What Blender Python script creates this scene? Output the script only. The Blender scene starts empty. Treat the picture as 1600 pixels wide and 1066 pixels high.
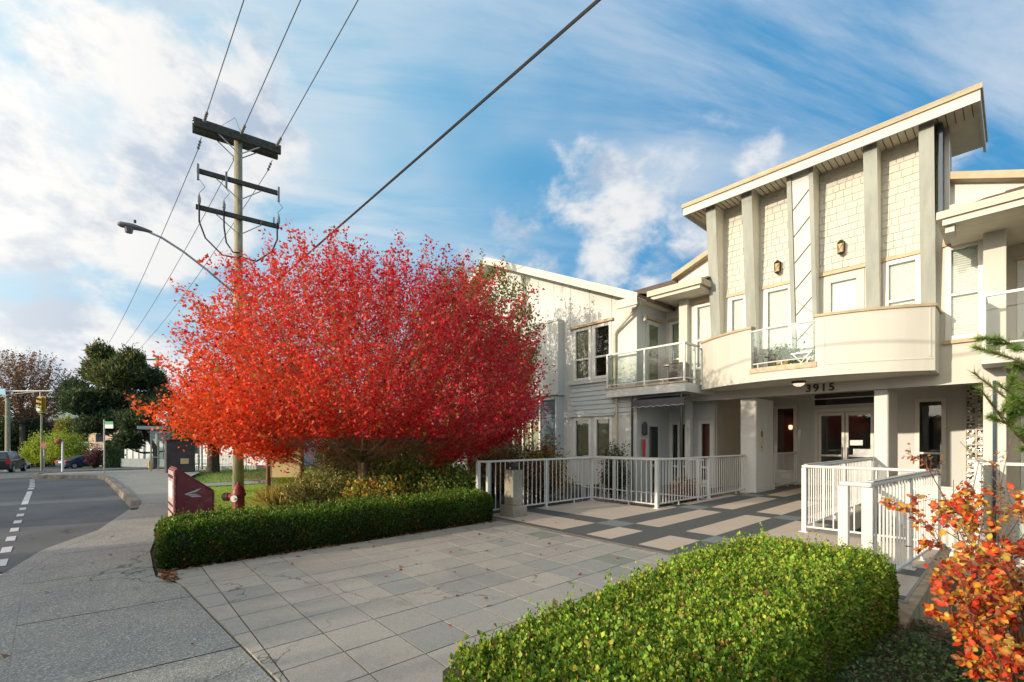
import bpy, math, random
import numpy as np
from mathutils import Vector, Matrix
random.seed(7); RNG = np.random.default_rng(11)
SC = bpy.context.scene
COL = SC.collection
PI = math.pi

# ------------------------------------------------------------------ terrain
def hx(x):
    t = max(0.0, -x - 18.0)
    return -0.0014 * t * t if t < 12 else -0.2 - 0.034 * (t - 12) if t < 70 else -2.17 - 0.005 * (t - 70)

# ------------------------------------------------------------------ node helpers
def new_mat(name):
    m = bpy.data.materials.new(name); m.use_nodes = True
    nt = m.node_tree; nt.nodes.clear()
    out = nt.nodes.new('ShaderNodeOutputMaterial')
    return m, nt, out
def N(nt, t, **kw):
    n = nt.nodes.new(t)
    for k, v in kw.items(): setattr(n, k, v)
    return n
def mixc(nt, fac, a, b, mode='MIX'):
    n = N(nt, 'ShaderNodeMix', data_type='RGBA', blend_type=mode)
    for s, v in ((n.inputs[0], fac), (n.inputs[6], a), (n.inputs[7], b)):
        if hasattr(v, 'is_linked'): nt.links.new(v, s)
        elif isinstance(v, (int, float)): s.default_value = v
        else: s.default_value = (*v[:3], 1)
    return n.outputs[2]
def mth(nt, op, a, b=None, c=None, clamp=False):
    n = N(nt, 'ShaderNodeMath', operation=op, use_clamp=clamp)
    for i, v in enumerate((a, b, c)):
        if v is None: continue
        if hasattr(v, 'is_linked'): nt.links.new(v, n.inputs[i])
        else: n.inputs[i].default_value = v
    return n.outputs[0]
def noise(nt, vec, scale, detail=4, rough=.55, dist=0):
    n = N(nt, 'ShaderNodeTexNoise'); n.inputs['Scale'].default_value = scale
    n.inputs['Detail'].default_value = detail; n.inputs['Roughness'].default_value = rough
    n.inputs['Distortion'].default_value = dist
    if vec is not None: nt.links.new(vec, n.inputs['Vector'])
    return n.outputs['Fac']
def ramp(nt, fac, lo, hi):
    n = N(nt, 'ShaderNodeMapRange', interpolation_type='SMOOTHSTEP'); nt.links.new(fac, n.inputs[0])
    n.inputs[1].default_value = lo; n.inputs[2].default_value = hi
    return n.outputs[0]
def mapping(nt, vec, scale=(1, 1, 1), rot=(0, 0, 0), loc=(0, 0, 0)):
    n = N(nt, 'ShaderNodeMapping'); nt.links.new(vec, n.inputs[0])
    n.inputs['Scale'].default_value = scale; n.inputs['Rotation'].default_value = rot; n.inputs['Location'].default_value = loc
    return n.outputs[0]
def world_pos(nt): return N(nt, 'ShaderNodeNewGeometry').outputs['Position']
def attr(nt, name='col'):
    n = N(nt, 'ShaderNodeAttribute', attribute_name=name); return n.outputs['Color']
def principled(nt, out, color, rough=.6, metal=0, spec=.4, normal=None, coat=0):
    p = N(nt, 'ShaderNodeBsdfPrincipled')
    for s, v in ((p.inputs['Base Color'], color), (p.inputs['Roughness'], rough)):
        if hasattr(v, 'is_linked'): nt.links.new(v, s)
        elif isinstance(v, (int, float)): s.default_value = v
        else: s.default_value = (*v[:3], 1)
    p.inputs['Metallic'].default_value = metal; p.inputs['Specular IOR Level'].default_value = spec
    p.inputs['Coat Weight'].default_value = coat
    if normal is not None: nt.links.new(normal, p.inputs['Normal'])
    nt.links.new(p.outputs[0], out.inputs[0])
    return p
def bump(nt, h, strength=.3, dist=.01):
    b = N(nt, 'ShaderNodeBump'); b.inputs['Strength'].default_value = strength; b.inputs['Distance'].default_value = dist
    nt.links.new(h, b.inputs['Height']); return b.outputs[0]

def M_plain(name, col, rough=.6, var=.12, scale=3., metal=0, spec=.35, bmp=.0, dirt=None, streak=False, coat=0):
    m, nt, out = new_mat(name); pos = world_pos(nt)
    v = mapping(nt, pos, (1, 1, .18)) if streak else pos
    n1 = noise(nt, v, scale, 5, .6)
    a = tuple(c * (1 - var) for c in col); b = tuple(min(1, c * (1 + var)) for c in col)
    c = mixc(nt, ramp(nt, n1, .3, .7), a, b)
    if dirt:
        n2 = ramp(nt, noise(nt, v, scale * .6 + .4, 8, .7), .52, .75)
        c = mixc(nt, mth(nt, 'MULTIPLY', n2, dirt[1]), c, dirt[0])
    nm = bump(nt, noise(nt, pos, 60, 3), bmp, .004) if bmp else None
    principled(nt, out, c, rough, metal, spec, nm, coat)
    return m
def M_attr(name, rough=.6, trans=.0, var=.25, scale=2., spec=.35, bmp=0):
    m, nt, out = new_mat(name); pos = world_pos(nt)
    c = attr(nt)
    k = mth(nt, 'ADD', mth(nt, 'MULTIPLY', noise(nt, pos, scale, 4), var * 2), 1 - var)
    c = mixc(nt, 1, c, k, 'MULTIPLY')
    p = principled(nt, out, c, rough, 0, spec, bump(nt, noise(nt, pos, 90, 3), bmp, .003) if bmp else None)
    if trans:
        t = N(nt, 'ShaderNodeBsdfTranslucent'); nt.links.new(c, t.inputs[0])
        mx = N(nt, 'ShaderNodeMixShader'); mx.inputs[0].default_value = trans
        nt.links.new(p.outputs[0], mx.inputs[1]); nt.links.new(t.outputs[0], mx.inputs[2])
        nt.links.new(mx.outputs[0], out.inputs[0])
    return m
def M_glass(name, tint=(.93, .97, .95), boost=1.0, base=.03):
    m, nt, out = new_mat(name)
    tr = N(nt, 'ShaderNodeBsdfTransparent'); tr.inputs[0].default_value = (*tint, 1)
    gl = N(nt, 'ShaderNodeBsdfGlossy'); gl.inputs['Roughness'].default_value = .01
    gl.inputs[0].default_value = (.9, .95, 1, 1)
    fr = N(nt, 'ShaderNodeFresnel'); fr.inputs[0].default_value = 1.5
    f = mth(nt, 'ADD', mth(nt, 'MULTIPLY', fr.outputs[0], boost), base, clamp=True)
    mx = N(nt, 'ShaderNodeMixShader'); nt.links.new(f, mx.inputs[0])
    nt.links.new(tr.outputs[0], mx.inputs[1]); nt.links.new(gl.outputs[0], mx.inputs[2])
    nt.links.new(mx.outputs[0], out.inputs[0])
    return m
def M_emit(name, col, s):
    m, nt, out = new_mat(name)
    e = N(nt, 'ShaderNodeEmission'); e.inputs[0].default_value = (*col, 1); e.inputs[1].default_value = s
    nt.links.new(e.outputs[0], out.inputs[0]); return m

def M_ground(name, c1, c2, c3, s1=2.5, s2=.35, rough=.9, speck=None, bmp=.4):
    m, nt, out = new_mat(name); pos = world_pos(nt)
    c = mixc(nt, ramp(nt, noise(nt, pos, s1, 6, .65), .35, .65), c1, c2)
    c = mixc(nt, ramp(nt, noise(nt, pos, s2, 5, .6), .4, .7), c, c3)
    if speck:
        v = N(nt, 'ShaderNodeTexVoronoi'); v.inputs['Scale'].default_value = speck[0]; nt.links.new(pos, v.inputs['Vector'])
        h = N(nt, 'ShaderNodeSeparateColor'); nt.links.new(v.outputs['Color'], h.inputs[0])
        c = mixc(nt, mth(nt, 'MULTIPLY', ramp(nt, h.outputs[0], .68, .8), speck[2]), c, speck[1])
        c = mixc(nt, mth(nt, 'MULTIPLY', ramp(nt, h.outputs[1], .65, .8), speck[2] * .8), c, tuple(q * .35 for q in speck[1]))
    principled(nt, out, c, rough, 0, .3, bump(nt, noise(nt, pos, 130, 4, .7), bmp, .006))
    return m

def M_sidewalk(name):
    # broom/exposed aggregate concrete, darker stains and moss by the joints
    m, nt, out = new_mat(name); pos = world_pos(nt)
    c = mixc(nt, ramp(nt, noise(nt, pos, 1.3, 7, .7), .3, .7), (.215, .222, .208), (.285, .285, .255))
    v = N(nt, 'ShaderNodeTexVoronoi'); v.inputs['Scale'].default_value = 95; nt.links.new(pos, v.inputs['Vector'])
    h = N(nt, 'ShaderNodeSeparateColor'); nt.links.new(v.outputs['Color'], h.inputs[0])
    c = mixc(nt, mth(nt, 'MULTIPLY', ramp(nt, h.outputs[0], .7, .85), .55), c, (.5, .49, .45))
    c = mixc(nt, mth(nt, 'MULTIPLY', ramp(nt, h.outputs[1], .6, .8), .5), c, (.12, .125, .125))
    c = mixc(nt, mth(nt, 'MULTIPLY', ramp(nt, noise(nt, pos, .9, 6, .75), .6, .75), .35), c, (.14, .15, .10))
    principled(nt, out, c, .85, 0, .3, bump(nt, mth(nt, 'ADD', noise(nt, pos, 160, 4, .7), v.outputs['Distance']), .45, .005))
    return m

# ------------------------------------------------------------------ materials
cream = M_plain('cream_paint', (.53, .52, .47), .55, .05, 1.2, dirt=((.36, .34, .28), .35), streak=True, bmp=.06)
white_wall = M_plain('white_paint', (.55, .56, .55), .55, .05, 1.4, dirt=((.42, .42, .38), .35), streak=True, bmp=.05)
grey_wall = M_plain('pale_grey_paint', (.52, .54, .535), .55, .05, 1.4, dirt=((.4, .4, .38), .2), streak=True)
gold = M_plain('tan_trim', (.42, .335, .215), .5, .1, 4, dirt=((.3, .22, .12), .3))
gutterm = M_plain('cream_gutter', (.50, .45, .34), .4, .06, 3, dirt=((.4, .33, .2), .3))
finm = M_plain('grey_fin_paint', (.27, .29, .265), .55, .14, 5, bmp=.25, dirt=((.27, .27, .23), .4), streak=True)
finside = M_plain('cream_fin_side', (.70, .67, .56), .55, .06, 3)
soffitm = M_plain('soffit_paint', (.68, .63, .52), .6, .06, 4)
navy = M_plain('navy_siding', (.045, .075, .105), .5, .12, 3)
lapm = M_plain('pale_lap_siding', (.47, .51, .54), .55, .05, 2, dirt=((.42, .43, .42), .25))
roofm = M_ground('brown_roof', (.10, .065, .045), (.17, .115, .08), (.12, .09, .06), 9, 1.2, .9, (9, (.2, .15, .11), .5))
railm = M_plain('white_rail_paint', (.58, .585, .575), .35, .03, 6, spec=.5, dirt=((.5, .5, .45), .15))
railtop = M_plain('grey_worn_rail', (.52, .50, .45), .5, .1, 14)
framew = M_plain('white_frame', (.64, .64, .61), .4, .03, 6)
blindm = M_plain('white_blind', (.74, .75, .73), .7, .03, 5)
blindg = M_plain('green_blind', (.42, .43, .33), .7, .1, 5)
darkroom = M_plain('dark_interior', (.055, .05, .045), .9, .3, 1)
greyroom = M_plain('lobby_interior', (.24, .23, .21), .8, .3, 1)
redroom = M_plain('red_interior', (.15, .03, .022), .7, .2, 2)
taupe = M_plain('taupe_panel', (.52, .47, .39), .6, .06, 2)
glass = M_glass('window_glass', (.88, .92, .90), 1.2, .04)
railglass = M_glass('railing_glass', (.90, .96, .94), 1.0, .03)
darkglass = M_glass('dark_glass', (.35, .38, .38), 1.3, .06)
darkm = M_plain('dark_metal', (.03, .032, .035), .4, .15, 8, spec=.5)
blackm = M_plain('black_rubber', (.02, .02, .022), .7, .15, 8)
bronze = M_plain('bronze_lantern', (.05, .035, .025), .45, .3, 20, metal=.4)
steel = M_plain('galvanised_steel', (.42, .43, .43), .45, .1, 6, metal=.5)
polewood = M_plain('weathered_pole_wood', (.30, .28, .19), .85, .3, 14, streak=True, bmp=.5, dirt=((.15, .13, .09), .5))
armwood = M_plain('dark_arm_timber', (.055, .06, .052), .8, .3, 12, bmp=.4)
porcelain = M_plain('grey_insulator', (.20, .21, .22), .3, .1, 8, spec=.6)
concrete = M_ground('weathered_concrete', (.30, .27, .21), (.40, .36, .29), (.20, .19, .15), 4, 1.1, .9, (120, (.5, .48, .42), .3))
wallconc = M_plain('old_wall_concrete', (.36, .27, .17), .9, .3, 7, dirt=((.12, .09, .06), .6), streak=True, bmp=.4)
asphalt = M_ground('asphalt', (.082, .094, .108), (.11, .12, .13), (.135, .14, .14), 3, .25, .85, (110, (.2, .2, .2), .35))
def add_cracks(m, scale, width, col, amt, mlo=.5, mhi=.6):
    nt = m.node_tree; p = [n for n in nt.nodes if n.type == 'BSDF_PRINCIPLED'][0]; src = p.inputs['Base Color'].links[0].from_socket
    pos = world_pos(nt); wv = N(nt, 'ShaderNodeTexNoise'); wv.inputs['Scale'].default_value = 2.5; wv.inputs['Detail'].default_value = 6; nt.links.new(pos, wv.inputs['Vector'])
    va = N(nt, 'ShaderNodeVectorMath', operation='MULTIPLY_ADD'); nt.links.new(wv.outputs['Color'], va.inputs[0]); va.inputs[1].default_value = (.5, .5, .5); nt.links.new(pos, va.inputs[2])
    vo = N(nt, 'ShaderNodeTexVoronoi', feature='DISTANCE_TO_EDGE'); vo.inputs['Scale'].default_value = scale; nt.links.new(va.outputs[0], vo.inputs['Vector'])
    f = mth(nt, 'SUBTRACT', 1, ramp(nt, vo.outputs['Distance'], 0, width)); f = mth(nt, 'MULTIPLY', f, ramp(nt, noise(nt, pos, .35, 3), mlo, mhi))
    c = mixc(nt, mth(nt, 'MULTIPLY', f, amt), src, col); nt.links.new(c, p.inputs['Base Color'])
add_cracks(asphalt, .42, .012, (.02, .02, .02), .85)
add_cracks(asphalt, .16, .9, (.055, .058, .062), .5, .4, .62)
sidewalkm = M_sidewalk('sidewalk_concrete')
add_cracks(sidewalkm, .38, .006, (.06, .06, .05), .8, .5, .58)
kerbm = M_ground('kerb_concrete', (.19, .165, .14), (.27, .245, .21), (.10, .085, .07), 6, 1.4)
paintm = M_plain('road_paint', (.52, .53, .53), .6, .12, 12, dirt=((.25, .25, .25), .5))
soil = M_ground('soil', (.06, .045, .03), (.10, .075, .05), (.07, .065, .03), 6, .8)
lawnm = M_ground('lawn_green', (.17, .28, .03), (.26, .36, .045), (.28, .27, .07), 7, 1.0)
farground = M_ground('distant_ground', (.09, .12, .05), (.13, .13, .07), (.10, .10, .08), .6, .05)
hydr = M_plain('maroon_hydrant_paint', (.20, .025, .022), .45, .25, 9, bmp=.25, spec=.5, dirt=((.10, .03, .025), .6))
boxm = M_plain('maroon_box_paint', (.15, .026, .032), .42, .2, 4, spec=.5, dirt=((.33, .16, .15), .6), bmp=.1)
boxs = M_plain('faded_pink_box_side', (.45, .30, .29), .5, .15, 10, dirt=((.25, .05, .05), .6))
leafm = M_attr('leaf', .55, .35, .15, 1.5, .3)
glossleaf = M_attr('glossy_leaf', .50, .28, .15, 1.5, .28)
barkm = M_plain('grey_bark', (.19, .15, .11), .9, .35, 9, bmp=.7)
darkbark = M_plain('dark_bark', (.07, .055, .042), .9, .35, 9, bmp=.7)
twigm = M_plain('brown_twig', (.16, .10, .065), .8, .3, 12)
def M_paver(name):
    m, nt, out = new_mat(name); pos = world_pos(nt); c = attr(nt)
    k = mth(nt, 'ADD', mth(nt, 'MULTIPLY', noise(nt, pos, 26, 6, .7), .34), .83); c = mixc(nt, 1, c, k, 'MULTIPLY')
    c = mixc(nt, mth(nt, 'MULTIPLY', ramp(nt, noise(nt, pos, 1.1, 8, .72), .50, .72), .35), c, (.16, .155, .14))
    c = mixc(nt, mth(nt, 'MULTIPLY', ramp(nt, noise(nt, mapping(nt, pos, (1, 1, 1), (0, 0, 0), (5, 3, 0)), 2.3, 7, .7), .56, .70), .30), c, (.36, .35, .31))
    v = N(nt, 'ShaderNodeTexVoronoi'); v.inputs['Scale'].default_value = 190; nt.links.new(pos, v.inputs['Vector'])
    h = N(nt, 'ShaderNodeSeparateColor'); nt.links.new(v.outputs['Color'], h.inputs[0]); c = mixc(nt, mth(nt, 'MULTIPLY', ramp(nt, h.outputs[0], .7, .9), .35), c, (.10, .10, .09))
    principled(nt, out, c, .88, 0, .25, bump(nt, noise(nt, pos, 170, 4, .7), .5, .004)); return m
paverm = M_paver('paver')
add_cracks(paverm, .55, .004, (.05, .05, .04), .75, .52, .56)
deckm = M_attr('deck_tile', .62, 0, .10, 2.2, .35, .15)
groutm = M_ground('joint_sand', (.04, .038, .03), (.07, .065, .045), (.05, .055, .03), 12, 2)
creamsign = M_plain('sign_cream', (.55, .46, .25), .5, .06, 3)
signbrown = M_plain('sign_post_brown', (.15, .085, .05), .7, .2, 7)
signink = M_plain('sign_ink', (.13, .10, .06), .7, .05, 5)
signal_y = M_plain('signal_yellow', (.42, .25, .03), .5, .1, 6)
greenlit = M_emit('green_lamp', (.45, 1, .8), 1.6)
warmlit = M_emit('warm_lamp', (1, .78, .45), 1.7)
softlit = M_emit('porch_lamp_glow', (1, .85, .62), 1.0)
signgreen = M_plain('sign_green', (.06, .32, .14), .5, .05, 4)
signwhite = M_plain('sign_white', (.66, .70, .72), .5, .05, 4)
signblue = M_plain('sign_blue', (.16, .36, .58), .5, .05, 4)
greyawn = M_plain('grey_canvas', (.065, .063, .075), .85, .12, 6)
blueblack = M_plain('navy_car_paint', (.03, .055, .12), .25, .05, 2, spec=.6, coat=.6)
blackcar = M_plain('black_car_paint', (.014, .016, .02), .25, .05, 2, spec=.6, coat=.6)
silvercar = M_plain('silver_car_paint', (.40, .42, .43), .3, .05, 2, metal=.4, coat=.5)
carglass = M_plain('car_glass', (.03, .035, .04), .08, .05, 2, spec=.9)
redlens = M_plain('red_lens', (.5, .02, .02), .25, .05, 2)
yellowp = M_plain('yellow_paint', (.65, .38, .03), .5, .1, 5)
redp = M_plain('red_berries', (.45, .03, .03), .5, .2, 8)
beigehouse = M_plain('beige_house_paint', (.50, .37, .27), .7, .08, 2)
terracotta = M_plain('buff_pot', (.60, .42, .22), .7, .15, 8)
stonem = M_ground('dark_stone', (.07, .075, .085), (.13, .135, .15), (.05, .05, .06), 12, 3)
glassblock = M_attr('glass_block', .12, 0, .3, 30, .8, .6)
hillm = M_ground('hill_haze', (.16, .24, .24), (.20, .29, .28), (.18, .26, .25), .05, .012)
intercom = M_plain('beige_metal_plate', (.50, .44, .32), .4, .1, 8, metal=.3)

# ------------------------------------------------------------------ mesh builder
class MB:
    def __init__(s): s.v = []; s.f = []; s.c = []; s.cur = None
    def add(s, vs, fs):
        o = len(s.v); s.v += [tuple(p) for p in vs]; s.f += [tuple(i + o for i in f) for f in fs]
        if s.cur is not None: s.c += [s.cur] * len(vs)
        return s
    def box(s, x0, x1, y0, y1, z0, z1):
        x0, x1 = sorted((x0, x1)); y0, y1 = sorted((y0, y1)); z0, z1 = sorted((z0, z1))
        return s.add([(x0, y0, z0), (x1, y0, z0), (x1, y1, z0), (x0, y1, z0), (x0, y0, z1), (x1, y0, z1), (x1, y1, z1), (x0, y1, z1)],
                     [(0, 3, 2, 1), (4, 5, 6, 7), (0, 1, 5, 4), (1, 2, 6, 5), (2, 3, 7, 6), (3, 0, 4, 7)])
    def bar(s, a, b, w, h):
        """box beam between two points, w across (horizontal), h in the other direction"""
        a = Vector(a); b = Vector(b); d = (b - a).normalized()
        up = Vector((0, 0, 1)) if abs(d.z) < .95 else Vector((0, 1, 0))
        sx = d.cross(up).normalized() * (w / 2); sy = sx.cross(d).normalized() * (h / 2)
        vs = []
        for p in (a, b):
            vs += [p - sx - sy, p + sx - sy, p + sx + sy, p - sx + sy]
        return s.add(vs, [(3, 2, 1, 0), (4, 5, 6, 7), (0, 1, 5, 4), (1, 2, 6, 5), (2, 3, 7, 6), (3, 0, 4, 7)])
    def obox(s, c, u, w, d, z0, z1):
        """upright box centred on c, width w along the horizontal unit vector u, depth d across it"""
        u = Vector((u[0], u[1], 0)).normalized() * (w / 2); v = Vector((-u.y, u.x, 0)).normalized() * (d / 2); c = Vector((c[0], c[1], 0))
        P = [c - u - v, c + u - v, c + u + v, c - u + v]
        return s.add([(p.x, p.y, z0) for p in P] + [(p.x, p.y, z1) for p in P], [(0, 3, 2, 1), (4, 5, 6, 7), (0, 1, 5, 4), (1, 2, 6, 5), (2, 3, 7, 6), (3, 0, 4, 7)])
    def quad(s, *p): return s.add(p, [tuple(range(len(p)))])
    def tube(s, path, rad, n=6, cap=True):
        P = [Vector(p) for p in path]; k = len(P)
        if not hasattr(rad, '__len__'): rad = [rad] * k
        vs = []; prev = None
        for i in range(k):
            d = (P[min(i + 1, k - 1)] - P[max(i - 1, 0)])
            d = d.normalized() if d.length > 1e-9 else Vector((0, 0, 1))
            u = d.cross(Vector((0, 0, 1)) if abs(d.z) < .9 else Vector((1, 0, 0))) if prev is None else prev - d * prev.dot(d)
            u.normalize(); prev = u; w = d.cross(u)
            for j in range(n):
                a = 2 * PI * j / n
                vs.append(P[i] + (u * math.cos(a) + w * math.sin(a)) * rad[i])
        fs = [(i * n + j, i * n + (j + 1) % n, (i + 1) * n + (j + 1) % n, (i + 1) * n + j) for i in range(k - 1) for j in range(n)]
        if cap: fs += [tuple(range(n))[::-1], tuple(range((k - 1) * n, k * n))]
        return s.add(vs, fs)
    def lathe(s, cx, cy, prof, n=20, z0=0):
        vs = [(cx + r * math.cos(2 * PI * j / n), cy + r * math.sin(2 * PI * j / n), z0 + z) for r, z in prof for j in range(n)]
        k = len(prof)
        fs = [(i * n + j, i * n + (j + 1) % n, (i + 1) * n + (j + 1) % n, (i + 1) * n + j) for i in range(k - 1) for j in range(n)]
        fs += [tuple(range(n))[::-1], tuple(range((k - 1) * n, k * n))]
        return s.add(vs, fs)
    def prism(s, poly, y0, y1, axis='y'):
        """poly = list of (a,b); axis y: a=x b=z ; axis x: a=y b=z ; axis z: a=x b=y"""
        n = len(poly)
        def mk(t):
            return [(a, t, b) if axis == 'y' else (t, a, b) if axis == 'x' else (a, b, t) for a, b in poly]
        return s.add(mk(y0) + mk(y1), [tuple(range(n)), tuple(range(n, 2 * n))[::-1]] + [(i, i + n, (i + 1) % n + n, (i + 1) % n) for i in range(n)])
    def build(s, name, mat, parent=None, smooth=False, bevel=0):
        me = bpy.data.meshes.new(name); me.from_pydata(s.v, [], s.f)
        if s.c and len(s.c) == len(s.v):
            ca = me.color_attributes.new('col', 'FLOAT_COLOR', 'POINT')
            ca.data.foreach_set('color', np.array([(*c, 1) for c in s.c], dtype=np.float32).ravel())
        mats = mat if isinstance(mat, (list, tuple)) else [mat]
        for q in mats: me.materials.append(q)
        if smooth: me.shade_smooth()
        me.update()
        o = bpy.data.objects.new(name, me); COL.objects.link(o)
        if parent: attach(o, parent)
        if bevel:
            b = o.modifiers.new('Bevel', 'BEVEL'); b.width = bevel; b.segments = 2; b.limit_method = 'ANGLE'
        return o
def attach(o, parent):
    o.parent = parent
    l = Vector((0, 0, 0)); p = parent
    while p: l += p.location; p = p.parent
    o.location = o.location - l if not o.get('_local') else o.location
def thing(name, label, cat, loc=(0, 0, 0), group=None):
    o = bpy.data.objects.new(name, None); COL.objects.link(o); o.location = loc
    o.empty_display_size = .2
    o['label'] = label; o['category'] = cat
    if group: o['group'] = group
    return o
def tag(o, label=None, cat=None, group=None, kind=None):
    if label: o['label'] = label
    if cat: o['category'] = cat
    if group: o['group'] = group
    if kind: o['kind'] = kind
    return o
def struct(o): o['kind'] = 'structure'; return o
def copy_tree(o, parent=None):
    c = o.copy(); COL.objects.link(c)
    if parent: c.parent = parent
    for ch in list(o.children): copy_tree(ch, c)
    return c
def text_mesh(s, size, ext=.004, bold=0):
    cu = bpy.data.curves.new('t', 'FONT'); cu.body = s; cu.size = size; cu.extrude = ext; cu.offset = bold
    cu.align_x = 'CENTER'; cu.align_y = 'CENTER'
    to = bpy.data.objects.new('t', cu); COL.objects.link(to)
    bpy.context.view_layer.update()
    me = bpy.data.meshes.new_from_object(to.evaluated_get(bpy.context.evaluated_depsgraph_get()))
    bpy.data.objects.remove(to); bpy.data.curves.remove(cu)
    return me
def put_text(s, size, mat, parent, M, name='lettering', ext=.004, bold=0):
    me = text_mesh(s, size, ext, bold); me.name = name; me.transform(M); me.materials.clear(); me.materials.append(mat)
    o = bpy.data.objects.new(name, me); COL.objects.link(o); attach(o, parent); return o
FACE_STREET = Matrix.Rotation(PI / 2, 4, 'X')     # text in the xz plane, readable from -y

# ------------------------------------------------------------------ foliage
def unit(a): return a / np.maximum(np.linalg.norm(a, axis=1, keepdims=True), 1e-9)
SH = {
 'leaf': (np.array([[0, 0, 0], [.32, .5, .08], [0, 1, 0], [-.32, .5, .08]]), [(0, 1, 2), (0, 2, 3)]),
 'broad': (np.array([[0, 0, 0], [.26, .22, .05], [.36, .55, .07], [.2, .85, .03], [0, 1, -.12], [-.2, .85, .03], [-.36, .55, .07], [-.26, .22, .05], [0, .5, -.07]]),
           [(0, 1, 8), (1, 2, 8), (2, 3, 8), (3, 4, 8), (4, 5, 8), (5, 6, 8), (6, 7, 8), (7, 0, 8)]),
 'maple': (np.array([[0, 0, 0], [.48, .28, .06], [.22, .5, 0], [0, 1, .05], [-.22, .5, 0], [-.48, .28, .06]]), [(0, 1, 2), (0, 2, 4), (2, 3, 4), (0, 4, 5)]),
 'needle': (np.array([[-.03, 0, 0], [.03, 0, 0], [0, 1, 0]]), [(0, 1, 2)]),
 'blade': (np.array([[-.03, 0, 0], [.03, 0, 0], [.02, .55, .05], [0, 1, .22]]), [(0, 1, 2), (0, 2, 3)]),
}
def leaf_cloud(name, P, D, Nn, size, col, shape, mat, parent=None, extra=None, width=1.):
    """many small leaves as one mesh; P base points, D leaf direction, Nn approximate normal"""
    sv, sf = SH[shape]; n = len(P); k = len(sv)
    D = unit(D); S = unit(np.cross(D, Nn)); Nn = np.cross(S, D)
    V = (P[:, None, :] + size[:, None, None] * (sv[None, :, 0:1] * width * S[:, None, :] + sv[None, :, 1:2] * D[:, None, :] + sv[None, :, 2:3] * Nn[:, None, :])).reshape(-1, 3)
    C = np.repeat(np.clip(np.c_[col, np.ones(n)], 0, 1), k, axis=0)
    if shape == 'broad':      # paler midrib, darker and redder margin, blotches
        C = C.reshape(n, k, 4); C[:, 8, :3] = np.clip(C[:, 8, :3] * (1.15, 1.7, 1.3), 0, 1); C[:, 3:6, :3] *= RNG.uniform(.55, 1.05, (n, 1, 1)); C[:, 1:3, :3] *= RNG.uniform(.75, 1.1, (n, 1, 1)); C = C.reshape(-1, 4)
    tri = np.array(sf); F = (tri[None] + (np.arange(n) * k)[:, None, None]).reshape(-1, 3)
    nl = len(F)
    if extra is not None and len(extra.v):     # inner body or twigs in the same mesh (second material)
        ev = np.array(extra.v); ef = extra.f
        V = np.vstack([V, ev]); C = np.vstack([C, np.tile((.05, .05, .03, 1), (len(ev), 1))])
    me = bpy.data.meshes.new(name)
    nf = nl + (len(extra.f) if extra is not None else 0)
    loops = F.ravel().tolist(); starts = (np.arange(nl) * 3).tolist(); mi = [0] * nl
    if extra is not None:
        o = n * k
        for f in extra.f:
            starts.append(len(loops)); loops += [i + o for i in f]; mi.append(1)
    me.vertices.add(len(V)); me.vertices.foreach_set('co', V.astype(np.float32).ravel())
    me.loops.add(len(loops)); me.loops.foreach_set('vertex_index', np.array(loops, dtype=np.int32))
    me.polygons.add(nf); me.polygons.foreach_set('loop_start', np.array(starts, dtype=np.int32))
    me.materials.append(mat if not isinstance(mat, tuple) else mat[0])
    if isinstance(mat, tuple): me.materials.append(mat[1])
    me.polygons.foreach_set('material_index', np.array(mi, dtype=np.int32))
    ca = me.color_attributes.new('col', 'FLOAT_COLOR', 'POINT'); ca.data.foreach_set('color', C.astype(np.float32).ravel())
    me.update(calc_edges=True); me.validate()
    ob = bpy.data.objects.new(name, me); COL.objects.link(ob)
    if parent: attach(ob, parent)
    return ob
def rnd_dir(n): return unit(RNG.normal(size=(n, 3)))
def pick(cols, n, jit=.18, w=None):
    c = np.array(cols)[RNG.choice(len(cols), n, p=w)]
    return c * (1 + RNG.uniform(-jit, jit, (n, 1)))

def limb_path(a, b, sag=.1, k=5, wob=.05):
    a = np.array(a); b = np.array(b); L = np.linalg.norm(b - a); out = []
    off = RNG.normal(size=3) * wob * L
    for i in range(k):
        t = i / (k - 1)
        p = a + (b - a) * t + off * math.sin(PI * t); p[2] -= sag * L * math.sin(PI * t)
        out.append(tuple(p))
    return out

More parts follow.
